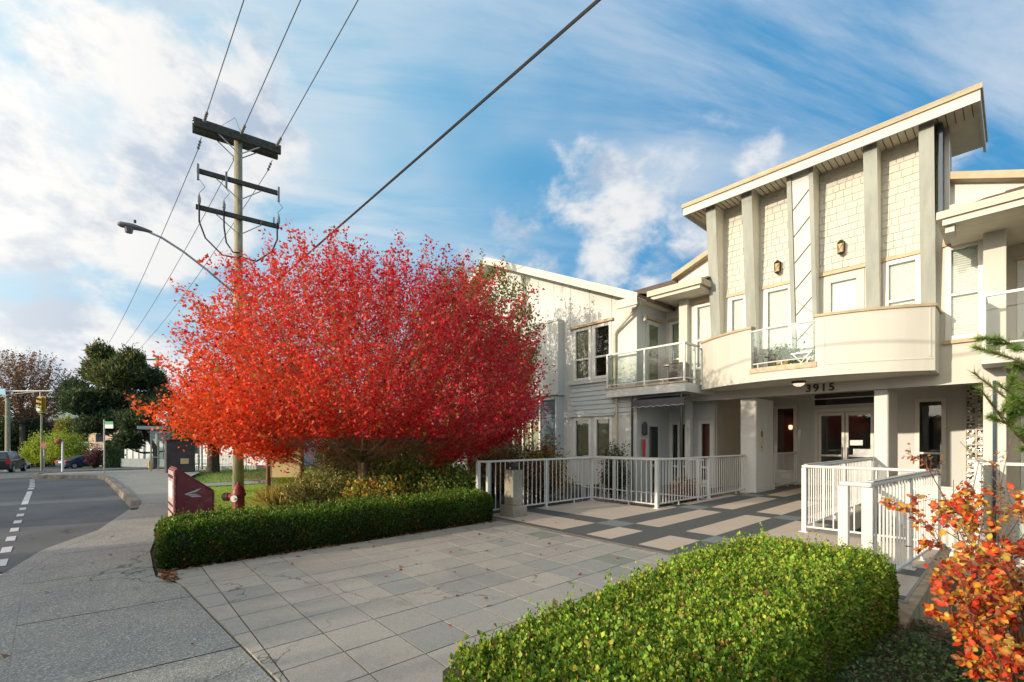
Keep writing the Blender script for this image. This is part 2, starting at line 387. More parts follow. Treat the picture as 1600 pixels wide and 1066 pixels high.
def shoot_tree(root, base, fork_z, trunk_r, env_c, env_r, n_limb, n_shoot, per, lsize, colf, shape='leaf', bark=barkm,
               leafmat=leafm, keepf=None, shoot_len=(.7, 1.4), upb=.3, hollow=.35, droop=0, bottom=.35, topexp=2.0, jit=.03, wid=1.0, wood_parts=True, lumpy=.12, boxy=.5):
    """deciduous tree: trunk, curved limbs, branchlets and leafy shoots that end on an uneven envelope"""
    base = np.array(base, float); c = np.array(env_c, float); R = np.array(env_r, float)   # R = (horizontal, up, down)
    fork = base + np.array((0, 0, fork_z))
    tb = MB(); tb.tube([tuple(base - (0, 0, .1)), tuple(base + (0, 0, .06)), tuple(base + (0.02, .01, fork_z * .55)), tuple(fork)], [trunk_r * 1.45, trunk_r * 1.15, trunk_r, trunk_r * .95], 10)
    # envelope directions
    u = RNG.uniform(-bottom, 1, n_shoot * 3); ph = RNG.uniform(0, 2 * PI, n_shoot * 3)
    ph0 = RNG.uniform(0, 6, 4)
    r = (1 - np.clip(np.abs(u), 0, 1) ** topexp) ** boxy
    d = np.c_[r * np.cos(ph), r * np.sin(ph), u]
    spike = RNG.random(len(u)) < .12
    lump = 1 + lumpy * (np.sin(3 * ph + ph0[0] + 4 * u) * .5 + np.sin(7 * ph + ph0[1] - 5 * u) * .3 + np.sin(13 * ph + ph0[2] + 9 * u) * .2) + RNG.normal(0, .04, len(u))
    rad = np.where(RNG.random(len(u)) < .62, RNG.uniform(.86, 1.0, len(u)), RNG.uniform(hollow, .9, len(u)))
    rad = np.where(spike & (u > .45), RNG.uniform(1.0, 1.12, len(u)), rad)
    E = c + d * np.c_[np.full(len(u), R[0]), np.full(len(u), R[0]), np.where(u > 0, R[1], R[2])] * (rad * lump)[:, None]
    if keepf is not None: E = E[keepf(E)]
    E = E[:n_shoot]; n_shoot = len(E)
    org = fork - (0, 0, .3)
    dirs = unit(E - org + np.array((0, 0, 1)) * upb * np.linalg.norm(E - org, axis=1, keepdims=True))
    L = RNG.uniform(*shoot_len, n_shoot)
    S = E - dirs * L[:, None]
    # limbs: cluster shoot starts
    idx = RNG.choice(n_shoot, n_limb, replace=False); ctr = S[idx].copy()
    for _ in range(5):
        a = np.argmin(((S[:, None] - ctr[None]) ** 2).sum(2), 1)
        for k in range(n_limb):
            if (a == k).any(): ctr[k] = S[a == k].mean(0)
    n_main = max(4, n_limb // 6); midx = RNG.choice(n_limb, n_main, replace=False); mc = ctr[midx].copy()
    for _ in range(5):
        am = np.argmin(((ctr[:, None] - mc[None]) ** 2).sum(2), 1)
        for k in range(n_main):
            if (am == k).any(): mc[k] = ctr[am == k].mean(0)
    lm = MB()
    for k in range(n_main):
        tip = fork + (mc[k] - fork) * .72
        lm.tube(limb_path(fork, tip, -.02 if upb > 0 else .05, 6, .06), list(np.linspace(trunk_r * .55, trunk_r * .22, 6)), 7)
        for j in np.where(am == k)[0]:
            lm.tube(limb_path(tip, ctr[j], 0, 4, .07), list(np.linspace(trunk_r * .2, trunk_r * .09, 4)), 5)
    tw = MB()
    for i in range(n_shoot):
        if keepf is None or i % 5 == 0: tw.tube([tuple(ctr[a[i]]), tuple((ctr[a[i]] + S[i]) / 2 + RNG.normal(0, .03, 3)), tuple(S[i]), tuple(E[i])], [trunk_r * .05, trunk_r * .04, trunk_r * .03, .002], 3, False)
        else: tw.tube([tuple(S[i]), tuple(E[i])], [trunk_r * .025, .0015], 3, False)
    tb.build('trunk', bark, root, smooth=True)
    lm.build('limbs' if False else 'branch', bark, root, smooth=True)
    tw.build('twig', bark, root)
    t = RNG.random((n_shoot, per)) ** .8
    P = S[:, None] + (E - S)[:, None] * t[..., None] + RNG.normal(0, 1, (n_shoot, per, 3)) * (jit + .07 * (1 - t))[..., None]
    P = P.reshape(-1, 3); kp = np.ones(len(P), bool) if keepf is None else keepf(P); P = P[kp]; n = len(P)
    D = unit(np.repeat(dirs, per, 0)[kp] * .5 + rnd_dir(n) + (0, 0, -droop))
    Nn = unit(rnd_dir(n) + (0, 0, .9))
    sz = lsize * RNG.uniform(.6, 1.25, n)
    leaf_cloud('crown', P, D, Nn, sz, colf(P), shape, leafmat, root, width=wid)
    return root

def bush(name, label, base, r, h, n, lsize, cols, shape='leaf', mat=glossleaf, group=None, cat='shrub', w=None, stems=9, sparse=False, bark=darkbark, droop=0, wid=1., jit=.2, loc_lump=.25):
    root = thing(name, label, cat, base, group)
    base = np.array(base, float)
    n = int(n * 2.0); tw = MB(); k = max(60, n // 22)
    u = RNG.uniform(-.25, 1, k); ph = RNG.uniform(0, 2 * PI, k); a0 = RNG.uniform(0, 6, 3)
    rr = np.sqrt(1 - np.clip(np.abs(u), 0, .99) ** 2)
    lum = 1 + loc_lump * (np.sin(3 * ph + a0[0] + 3 * u) * .6 + np.sin(6 * ph + a0[1] - 6 * u) * .4)
    rad = RNG.uniform(.45 if sparse else .7, 1.05, k) * lum
    E = base + np.c_[rr * np.cos(ph) * r * rad, rr * np.sin(ph) * r * rad, h * .45 + u * h * .55 * rad]
    S = base + (E - base) * RNG.uniform(.35, .6, (k, 1)) * (1, 1, .8)
    for i in range(k):
        tw.tube([tuple(base + RNG.normal(0, .05, 3) * (1, 1, 0)), tuple(S[i] + RNG.normal(0, .04, 3)), tuple(E[i])], [.011, .006, .002], 3, False)
    per = n // k
    t = RNG.random((k, per)) ** .7
    P = (S[:, None] + (E - S)[:, None] * t[..., None] + RNG.normal(0, .035 + lsize * .5, (k, per, 3))).reshape(-1, 3)
    m = len(P); dn = np.repeat(unit(E - S), per, 0)
    leaf_cloud('foliage', P, unit(dn * .6 + rnd_dir(m) + (0, 0, -droop)), unit(rnd_dir(m) + (0, 0, .8)), lsize * RNG.uniform(.6, 1.2, m), pick(cols, m, jit, w), shape, mat, root, width=wid)
    tw.build('stem', bark, root)
    return root

# ================================================================== CAMERA, WORLD, SUN
cam = bpy.data.cameras.new('camera'); co = bpy.data.objects.new('camera', cam); COL.objects.link(co)
co.location = (0, 0, 1.5); co.rotation_euler = (PI / 2, 0, math.radians(48.1))
cam.sensor_width = 36; cam.lens = 36 * 708 / 1600; cam.shift_y = 156 / 1600
cam.clip_start = .05; cam.clip_end = 3000
SC.camera = co
SUN_EL = math.radians(12.5); SUN_AZ = math.radians(192.5)
tosun = Vector((math.sin(SUN_AZ) * math.cos(SUN_EL), math.cos(SUN_AZ) * math.cos(SUN_EL), math.sin(SUN_EL)))
sl = bpy.data.lights.new('sun', 'SUN'); so = bpy.data.objects.new('sun', sl); COL.objects.link(so)
so.rotation_euler = tosun.to_track_quat('Z', 'Y').to_euler(); sl.energy = 4.7; sl.angle = math.radians(.6); sl.color = (1, .84, .63)

def dirpx(px, py):
    a = math.radians(48.1); c, s = math.cos(a), math.sin(a); X = (px - 800) / 708; Z = (689 - py) / 708
    return Vector((c * X - s, s * X + c, Z)).normalized()
w = bpy.data.worlds.new('World'); SC.world = w; w.use_nodes = True
nt = w.node_tree; nt.nodes.clear()
wo = N(nt, 'ShaderNodeOutputWorld'); bg = N(nt, 'ShaderNodeBackground'); nt.links.new(bg.outputs[0], wo.inputs[0])
sky = N(nt, 'ShaderNodeTexSky', sky_type='NISHITA'); sky.sun_disc = False; sky.sun_elevation = SUN_EL; sky.sun_rotation = SUN_AZ
sky.altitude = 0; sky.air_density = 1.0; sky.dust_density = .6; sky.ozone_density = 1.0
tc = N(nt, 'ShaderNodeTexCoord'); dv = tc.outputs['Generated']
sep = N(nt, 'ShaderNodeSeparateXYZ'); nt.links.new(dv, sep.inputs[0]); dz = sep.outputs[2]
SKYS = .15
K = 1 / SKYS
zr = ramp(nt, dz, .0, .62)
grad = mixc(nt, zr, (.38 * K, .64 * K, .86 * K), (.24 * K, .58 * K, .83 * K))
# darker blue to the right of the view (away from the sun side haze)
dr = dirpx(1560, 120)
dotn = N(nt, 'ShaderNodeVectorMath', operation='DOT_PRODUCT'); nt.links.new(dv, dotn.inputs[0]); dotn.inputs[1].default_value = dr
grad = mixc(nt, mth(nt, 'MULTIPLY', ramp(nt, dotn.outputs['Value'], .45, 1.0), .92), grad, (.03 * K, .29 * K, .62 * K))
base_sky = mixc(nt, .9, sky.outputs[0], grad)
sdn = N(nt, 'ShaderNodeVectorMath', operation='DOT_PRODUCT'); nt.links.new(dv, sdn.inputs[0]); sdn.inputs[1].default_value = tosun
fill_glow = mth(nt, 'POWER', mth(nt, 'MAXIMUM', sdn.outputs['Value'], 0.0), 2.2)
# planar cloud coordinates
den = mth(nt, 'ADD', mth(nt, 'MAXIMUM', dz, 0.0), .16)
cb = N(nt, 'ShaderNodeCombineXYZ')
nt.links.new(mth(nt, 'DIVIDE', sep.outputs[0], den), cb.inputs[0]); nt.links.new(mth(nt, 'DIVIDE', sep.outputs[1], den), cb.inputs[1])
pv = cb.outputs[0]
# cirrus streaks
mp = mapping(nt, mapping(nt, pv, (1, 1, 1), (0, 0, math.radians(-60))), (.42, 1.9, 1), (0, 0, 0), (1.3, .4, 0))
ci = noise(nt, mp, 1.15, 9, .60, .55)
ci2 = noise(nt, mapping(nt, pv, (1, 1, 1), (0, 0, 0), (3.1, 7.2, 0)), .75, 4, .5)
cirr = mth(nt, 'MULTIPLY', ramp(nt, dz, -.02, .34), mth(nt, 'MULTIPLY', ramp(nt, ci, .38, .66), ramp(nt, ci2, .30, .52)))
def blob(px, py, lo, hi):
    d = N(nt, 'ShaderNodeVectorMath', operation='DOT_PRODUCT'); nt.links.new(dv, d.inputs[0]); d.inputs[1].default_value = dirpx(px, py)
    return ramp(nt, d.outputs['Value'], lo, hi)
# cumulus
cn = noise(nt, mapping(nt, dv, (1, 1, 1.5), (0, 0, 0), (4.2, 1.7, .3)), 5.5, 12, .57, .15)
mask = mth(nt, 'MAXIMUM', mth(nt, 'MULTIPLY', blob(90, 150, .93, .985), .86), mth(nt, 'MULTIPLY', blob(140, 590, .975, .998), .75))
mask = mth(nt, 'MAXIMUM', mask, mth(nt, 'MULTIPLY', blob(1060, 370, .965, .998), .60))
mask = mth(nt, 'MAXIMUM', mask, mth(nt, 'MULTIPLY', blob(1570, 290, .985, .998), .7))
mask = mth(nt, 'MAXIMUM', mask, mth(nt, 'MULTIPLY', blob(880, 400, .955, .998), .66))
cum = ramp(nt, mth(nt, 'ADD', cn, mth(nt, 'MULTIPLY', mask, .42)), .67, .85)
shade = ramp(nt, noise(nt, mapping(nt, dv, (1, 1, 1.6), (0, 0, 0), (4.15, 1.75, .22)), 7.5, 10, .60), .36, .58)
ccol = mixc(nt, shade, (.46 * K, .56 * K, .70 * K), (.86 * K, .87 * K, .88 * K))
s1 = mixc(nt, mth(nt, 'MULTIPLY', cirr, .72, clamp=True), base_sky, (.74 * K, .80 * K, .86 * K))
# horizon haze
haze = mth(nt, 'MULTIPLY', ramp(nt, mth(nt, 'MULTIPLY', dz, -1), -.16, .02), .30)
s1 = mixc(nt, haze, s1, (.58 * K, .68 * K, .78 * K))
s2 = mixc(nt, cum, s1, ccol)
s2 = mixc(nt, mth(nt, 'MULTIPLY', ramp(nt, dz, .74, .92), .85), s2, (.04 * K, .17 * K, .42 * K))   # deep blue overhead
s2 = mixc(nt, mth(nt, 'MULTIPLY', fill_glow, 1.0), s2, (3.0 * K, 2.65 * K, 2.1 * K))   # added fill: sky brightened around the low sun, behind the camera
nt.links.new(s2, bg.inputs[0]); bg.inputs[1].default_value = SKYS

SC.view_settings.view_transform = 'Standard'; SC.view_settings.look = 'None'; SC.view_settings.exposure = 0
SC.cycles.max_bounces = 6; SC.cycles.transparent_max_bounces = 16

# ================================================================== SETTING
def gz(x, y):
    """ground height of the big sheet, always a little under the paved sheets"""
    z = hx(x) - .03
    if x > -.95 and y > .9:                                   # planted slope to the right of the hedge
        z -= .05 + .36 * min(x + .95, 4.0) + (.38 * max(0, y - 5.2) if y < 9 else 1.45)
        z = max(z, -1.35)
    if -2.28 < x <= -.7 and 8.5 < y < 17.3: z = -1.35
    if x > -2.2 and y >= 8.6: z = min(z, -1.35)
    if -9.4 < x < -5.28 and 9.05 < y < 17.3: z = -.62
    if -7.2 < x < -5.2 and 5.7 < y < 9.1: z = -.25
    return z
def axis(fine, coarse): return sorted(set([round(v, 3) for v in fine + coarse]))
xs = axis([-24 + .5 * i for i in range(30)] + [-9.42, -9.38, -7.22, -7.18, -5.3, -5.26, -2.3, -2.26, -.97, -.93, -.69, -.71] + [-9 + .3 * i for i in range(50)],
          [-900, -500, -300, -200, -150, -120] + [-100 + 3 * i for i in range(26)] + [8, 12, 20, 40, 100, 300, 900])
ys = axis([-2 + .3 * i for i in range(66)] + [.88, .92, 5.68, 5.72, 8.48, 8.52, 8.58, 8.62, 9.03, 9.07, 9.08, 9.12],
          [-900, -300, -100, -60, -40, -30, -22, -16, -12, -8, -5, -3, 20, 24, 30, 40, 60, 100, 200, 400, 900])
me = bpy.data.meshes.new('ground')
me.from_pydata([(x, y, gz(x, y)) for y in ys for x in xs], [],
               [(j * len(xs) + i, j * len(xs) + i + 1, (j + 1) * len(xs) + i + 1, (j + 1) * len(xs) + i) for j in range(len(ys) - 1) for i in range(len(xs) - 1)])
me.materials.append(soil); me.materials.append(farground)
for p in me.polygons:
    p.material_index = 1 if (p.center.x < -27 or p.center.x > 14 or p.center.y < -11 or p.center.y > 26) else 0
g = bpy.data.objects.new('ground', me); COL.objects.link(g); struct(g)

def strip(name, xs, lo, hi, dz, mat, thick=0):
    b = MB()
    for i, x in enumerate(xs):
        z = hx(x) + dz
        b.v += [(x, lo(x), z), (x, hi(x), z)]
        if thick: b.v += [(x, lo(x), z - thick)]
    k = 3 if thick else 2
    for i in range(len(xs) - 1):
        a = i * k; c = (i + 1) * k
        b.f.append((a, c, c + 1, a + 1))
        if thick: b.f.append((a + 2, c + 2, c, a))
    return struct(b.build(name, mat))
def pl(pts):
    def f(x):
        if x <= pts[0][0]: return pts[0][1]
        for (a, p), (b, q) in zip(pts, pts[1:]):
            if x <= b: return p + (q - p) * (x - a) / (b - a)
        return pts[-1][1]
    return f
kerb_y = pl([(-40, 5), (-39, 1.6), (-38, -.9), (-36.6, -2.2), (-34, -2.75), (-29.5, -2.45), (-28.6, -2.1), (-26.4, -.7), (-25.6, -.25), (-24, -.05), (-13, .42), (-12.85, .40), (-10.2, -.08), (-8.9, -.62), (-7.4, -.86), (-2, -.5), (16, .8), (40, 2.5)])
inner_y = pl([(-27, 3.4), (-25, 3.2), (-19, 1.9), (-17, 1.75), (-12, 1.0), (-8, .45), (-6.42, .40), (-5.93, .57), (-3.14, .78), (1, 1.05), (16, 2.1)])
X1 = [-200, -150, -120, -100] + [-88 + 2 * i for i in range(25)] + [-39.5 + .5 * i for i in range(112)] + [18, 24, 40, 80, 200]
road = strip('road', X1, lambda x: -9.6 + .07 * max(-60, x) * .5, lambda x: (kerb_y(x) if x > -39.6 else -3.2) + .12, 0.0, asphalt)
# cross street
b = MB()
for i, y in enumerate([-60, -30, -12, -6, 0, 6, 14, 24, 40, 90]):
    b.v += [(-62, y, hx(-62) + .004), (-50, y, hx(-50) + .004), (-39.6, y, hx(-39.6) + .004)]
for i in range(9):
    b.f += [(3 * i, 3 * i + 1, 3 * i + 4, 3 * i + 3), (3 * i + 1, 3 * i + 2, 3 * i + 5, 3 * i + 4)]
struct(b.build('cross_street', asphalt))
# sidewalk slabs with joints
X2 = [-39 + .25 * i for i in range(4)] + [-38 + .5 * i for i in range(50)] + [-13 + .25 * i for i in range(56)] + [1, 2, 4, 8, 12, 16]
kz = lambda x: .12 if x < -13.1 else .12 * max(0, (-12.3 - x) / .8) if x < -12.3 else 0.0
b = MB()
joints = [-37.3 + 1.52 * i for i in range(36)]
def sw(x, y, extra=0): return (x, y, hx(x) + max(.012, kz(x)) + extra)
skew = .10
for a, c in zip(joints, joints[1:]):
    a2, c2 = a + .007, c - .007
    m = [a2 + (c2 - a2) * t for t in (0, .33, .66, 1)]
    for p, q in zip(m, m[1:]):
        ylo = lambda x: kerb_y(x) + .17
        b.quad(sw(p - skew * 0, ylo(p)), sw(q, ylo(q)), sw(q + skew, inner_y(q)), sw(p + skew, inner_y(p)))
struct(b.build('sidewalk', sidewalkm))
strip('sidewalk_bed', X2, lambda x: kerb_y(x) + .1, lambda x: inner_y(x) + .0, .004, groutm)
# flush concrete edge near the camera and raised kerb along the bay
strip('sidewalk_edge', [-12.8 + .2 * i for i in range(120)], lambda x: kerb_y(x) - .02, lambda x: kerb_y(x) + .19, .0135, sidewalkm)
b = MB(); KX = [-39.4, -39, -38.5, -38, -37.3, -36.6, -35.5, -34, -32, -29.5, -28.6, -27.5, -26.4, -25.6, -25, -24, -22, -20, -18, -16, -14.5, -13.3, -12.9, -12.75]
for i, x in enumerate(KX):
    y = kerb_y(x); hgt = .15 if x < -13 else .05; z = hx(x)
    b.v += [(x, y, z - .02), (x, y + .03, z + hgt), (x, y + .17, z + hgt), (x, y + .17, z - .02)]
for i in range(len(KX) - 1):
    a = 4 * i; c = a + 4
    b.f += [(a, c, c + 1, a + 1), (a + 1, c + 1, c + 2, a + 2), (a + 2, c + 2, c + 3, a + 3)]
k = len(b.v) - 4; b.f.append((k, k + 1, k + 2, k + 3))
struct(b.build('kerb', kerbm))
# painted markings
b = MB()
def mark(x0, x1, y0, y1, w=.12):
    n = max(1, int(abs(x1 - x0) / 2)); 
    for i in range(n):
        a = x0 + (x1 - x0) * i / n; c = x0 + (x1 - x0) * (i + 1) / n
        ya = y0 + (y1 - y0) * i / n; yc = y0 + (y1 - y0) * (i + 1) / n
        b.quad((a, ya - w / 2, hx(a) + .005), (c, yc - w / 2, hx(c) + .005), (c, yc + w / 2, hx(c) + .005), (a, ya + w / 2, hx(a) + .005))
yl = lambda x: -.95 - (x + 8.3) * -.064
for x in [-6.2, -7.15, -8.1, -9.05, -10.05, -11.05, -12.1, -13.2, -14.4]:
    mark(x, x - .46, yl(x), yl(x - .46), .10)
mark(-15.6, -19.6, yl(-15.6), yl(-19.6), .11)
for x in [-20.4, -21.4, -22.4, -23.4, -24.6, -25.8, -27]:
    mark(x, x - .6, yl(x) - max(0, -x - 22) * .02, yl(x - .6) - max(0, -x - 22) * .02, .13)
mark(-30, -36, -4.2, -4.3, .12); mark(-4, -5, -.95 + .28, -.95 + .21, .14)
for y in (-8, -6.6, -5.2): mark(-33.2, -36.2, y, y, .35)
mark(20, -38, -5.6, -7.2, .1)
b.quad((-38.6, -9, hx(-38.6) + .006), (-38.2, -9, hx(-38.2) + .006), (-38.2, -3.4, hx(-38.2) + .006), (-38.6, -3.4, hx(-38.6) + .006))
struct(b.build('road_markings', paintm))

# ---- plaza of square concrete pavers, each with its own tone and a hair of settlement
b = MB(); pitch = .4085; gap = .0055
tones = [(.345, .33, .295), (.365, .345, .305), (.325, .315, .285), (.375, .35, .305), (.295, .295, .275), (.335, .325, .29), (.36, .335, .295), (.33, .32, .285)]
for i in range(-1, 13):
    for j in range(-2, 13):
        x0 = -6.42 + i * pitch; y0 = .84 + j * pitch + .0 * i; x1 = x0 + pitch; y1 = y0 + pitch
        x0c, x1c = max(x0, -6.42), min(x1, -1.6); y1c = min(y1, 5.50)
        if x1c - x0c < .03 or y1c - y0 < .02: continue
        e0 = inner_y(x0c) + .004; e1 = inner_y(x1c) + .004
        ya, yb = max(y0, e0), max(y0, e1)
        if y1c < max(e0, e1) + .01: continue
        kf = random.uniform(.94, 1.05); b.cur = tuple(c * kf for c in random.choice(tones))
        if (i, j) in ((7, 9), (3, 10), (9, 10)): b.cur = (.225, .25, .205)
        dz = [.022 + random.uniform(-.0012, .0012) for _ in range(4)]
        g_ = gap; P = [(x0c + g_, ya + g_, dz[0]), (x1c - g_, yb + g_, dz[1]), (x1c - g_, y1c - g_, dz[2]), (x0c + g_, y1c - g_, dz[3])]
        P2 = [(p[0], p[1], p[2] - .03) for p in P]
        b.add(P + P2, [(0, 1, 2, 3), (4, 5, 1, 0), (5, 6, 2, 1), (6, 7, 3, 2), (7, 4, 0, 3)])
b.cur = None
struct(b.build('paving', paverm))
b = MB(); b.quad((-6.42, .45, .008), (-5.9, .6, .008), (-1.6, .9, .008), (-1.6, 5.55, .008), (-6.42, 5.55, .008)); struct(b.build('paving_bed', groutm))

# ---- patterned entrance deck
b = MB(); T = .03
DARK = (.092, .098, .096); CREAM = (.52, .43, .345); BLUE = (.19, .215, .205)
def tile(x0, x1, y0, y1, c):
    kf = random.uniform(.95, 1.05); b.cur = tuple(v * kf for v in c)
    b.quad((x0, y0, T), (x1, y0, T), (x1, y1, T), (x0, y1, T))
xe = [-7.05, -5.04, -4.54, -4.07, -3.6, -3.12, -2.72]
ye = [5.50, 5.64, 6.53, 7.02, 9.47, 10.0, 12.75, 13.3, 17.4]
def deck_col(i, j):
    col_dark = i in (1, 3, 5); row = j
    if row == 0: return DARK
    if row in (2, 4, 6): return BLUE if i in (1, 5) else DARK
    return DARK if col_dark else CREAM
for j in range(len(ye) - 1):
    y0, y1 = ye[j], ye[j + 1]
    if y0 >= 8.9: rows = [(-5.25, -5.04, 0)]
    else: rows = [(-7.05, -5.04, 0)]
    y1a = min(y1, 8.95) if y0 < 8.9 else y1
    for (a, c, i) in rows: tile(a, c, y0, y1a, deck_col(i, j) if not (y0 < 7 and j == 2) else DARK)
    if y1 > 8.95 > y0: tile(-5.25, -5.04, 8.95, y1, deck_col(0, j))
    for i in range(1, 6): tile(xe[i], xe[i + 1], y0, y1, deck_col(i, j))
    ytop = min(y1, 8.5)
    if y0 < 8.4: tile(-2.72, -.70, y0, ytop, deck_col(6, j) if j not in (2, 4) else DARK)
    if y0 > 8.4: tile(-2.72, -2.2, y0, y1, deck_col(6, j))
    elif y1 > 8.5: tile(-2.72, -2.2, 8.5, y1, deck_col(6, j))
b.cur = (.30, .27, .22)
b.box(-7.08, -.68, 5.46, 8.97, -.30, T - .004); b.box(-5.28, -2.18, 8.97, 17.4, -.30, T - .004)
b.cur = None
struct(b.build('entrance_deck', deckm))
b = MB(); b.box(-7.10, -.66, 5.405, 5.463, -.3, .026); struct(b.build('deck_joint', kerbm))
# recess floor beside the walkway
b = MB(); b.box(-9.3, -5.30, 13.9, 17.4, -.3, .02); b.box(-2.16, -.45, 13.95, 17.4, -.3, .02); struct(b.build('porch_floor', kerbm))
# retaining walls
b = MB()
b.box(-.74, -.62, 4.9, 8.62, -1.6, -.01); b.box(-.76, -.60, 4.85, 8.66, -.012, .020)
b.box(-2.26, -.76, 8.50, 8.62, -1.5, -.31)
tag(b.build('retaining_wall', wallconc, bevel=.008), 'stained concrete retaining wall under the railing beside the orange shrub', 'retaining wall')
b = MB()
b.box(-9.42, -5.3, 8.94, 9.04, -.7, -.02); b.box(-9.44, -9.32, 8.94, 12.3, -.7, .05)
b.box(-8.9, -5.6, 10.9, 11.05, -.7, -.25); b.box(-8.9, -5.6, 9.9, 10.05, -.7, -.42)
tag(b.build('patio_wall', kerbm), 'low pale concrete patio walls seen through the white pickets left of the walkway', 'patio wall')
b = MB(); b.box(-2.2, 6, 13.62, 13.72, -1.6, .46); b.box(-2.2, 6, 13.60, 13.74, .46, .50)
tag(b.build('low_wall', white_wall), 'low painted wall below the porch to the right of the entrance doors', 'low wall')

# ---- lawn, bed, path
b = MB()
def lawn_strip(x0, x1, lo, hi, n=16):
    for i in range(n):
        a = x0 + (x1 - x0) * i / n; c = x0 + (x1 - x0) * (i + 1) / n
        b.quad((a, lo(a), hx(a) + .012), (c, lo(c), hx(c) + .012), (c, hi(c), hx(c) + .012), (a, hi(a), hx(a) + .012))
lawn_strip(-17.2, -9.9, lambda x: inner_y(x) + .01, lambda x: 4.4)
lawn_strip(-30, -19.3, lambda x: inner_y(x) + .01, lambda x: 12.)
struct(b.build('lawn', lawnm))
b = MB()
for i in range(8):
    y0 = 1.8 + i * 1.5; y1 = y0 + 1.49
    b.quad((-18.9, y0, hx(-18.9) + .03), (-17.5, y0, hx(-17.5) + .03), (-17.5, y1, hx(-17.5) + .03), (-18.9, y1, hx(-18.9) + .03))
struct(b.build('path', sidewalkm))
def blades(name, n, xr, yr, size, cols, kind='stuff', test=None):
    x = RNG.uniform(*xr, n); y = RNG.uniform(*yr, n)
    if test is not None:
        k = np.array([test(a, c) for a, c in zip(x, y)]); x = x[k]; y = y[k]; n = len(x)
    z = np.array([hx(a) for a in x]) + .008
    D = unit(np.c_[RNG.normal(0, .35, n), RNG.normal(0, .35, n), np.ones(n)])
    o = leaf_cloud(name, np.c_[x, y, z], D, unit(RNG.normal(size=(n, 3)) * (1, 1, .1)), size * RNG.uniform(.6, 1.3, n), pick(cols, n), 'blade', leafm)
    o['kind'] = kind; return o
GR = [(.26, .44, .04), (.34, .50, .06), (.20, .34, .04), (.40, .44, .09)]
o = blades('grass', 60000, (-17.2, -7.2), (.7, 4.4), .055, GR, test=lambda a, c: c > inner_y(a) + .02 and (a < -9.9 or c > 1))
tag(o, 'short bright green grass around the hydrant and sign', 'grass')
o = blades('grass', 16000, (-30, -19.3), (2, 10), .09, [(.08, .15, .03), (.11, .19, .04), (.07, .12, .03)], test=lambda a, c: c > inner_y(a) + .02)  # shade beyond the path put into these darker blade colours
tag(o, 'mown grass darkened for shade beyond the path to the bus shelter', 'grass')

# ---- fallen leaves
def fallen(name, label, n, fx, size, cols, z=.03):
    P = np.array([fx() for _ in range(n)]); m = len(P)
    z0 = np.array([hx(p[0]) for p in P]) + z
    P = np.c_[P, z0 + RNG.uniform(0, .012, m)]
    D = unit(np.c_[RNG.normal(size=(m, 2)), RNG.normal(0, .16, m)]); Nn = unit(np.c_[RNG.normal(0, .3, (m, 2)), np.ones(m)])
    o = leaf_cloud(name, P, D, Nn, size * RNG.uniform(.5, 1.2, m), pick(cols, m, .3), 'maple', leafm)
    o['kind'] = 'stuff'; tag(o, label, 'leaves')
U = random.uniform
DRY = [(.22, .10, .045), (.30, .17, .08), (.16, .07, .035), (.34, .24, .15), (.25, .05, .03)]
RED = [(.35, .03, .02), (.40, .10, .05), (.30, .16, .10), (.20, .03, .03)]
fallen('fallen_leaves', 'dry brown leaves fallen along the foot of the left hedge', 1100, lambda: (-6.42 + abs(random.gauss(0, .07)) - .10, U(.45, 5.4)), .05, DRY, .022)
fallen('fallen_leaves', 'brown leaf litter heaped at the hedge corner by the sidewalk', 420, lambda: (U(-6.95, -6.1) + U(0, .2), .47 + abs(random.gauss(0, .06))), .05, DRY, .02)
fallen('fallen_leaves', 'scattered maple leaves lying on the plaza pavers', 80, lambda: (U(-6.3, -2.2), 5.5 - abs(random.gauss(0, 1.9)) if random.random() < .8 else U(.9, 5)), .055, RED + DRY[:2], .026)
fallen('fallen_leaves', 'a few leaves lying on the patterned deck', 40, lambda: (U(-6.9, -5.2) if random.random() < .6 else U(-5, -1), U(5.7, 7.4) if random.random() < .7 else U(7, 12)), .05, RED, .036)
fallen('fallen_leaves', 'sparse leaves on the sidewalk and road edge', 60, lambda: (U(-13, -2.5), U(-2.2, .5)), .05, RED + DRY, .02)
fallen('fallen_leaves', 'thick brown leaf litter in the bed beyond the path', 5000, lambda: (U(-24, -12), U(4, 7.5)), .09, DRY, .03)
fallen('fallen_leaves', 'yellow and orange leaves on the lawn behind the hydrant', 900, lambda: (U(-13, -7.3), U(1.2, 4.2)), .055, DRY + [(.5, .25, .05), (.5, .35, .08)], .05)
fallen('fallen_leaves', 'leaf litter under the railing by the ivy', 260, lambda: (U(-1.0, .6), U(5.0, 5.5)), .06, DRY, -.1)

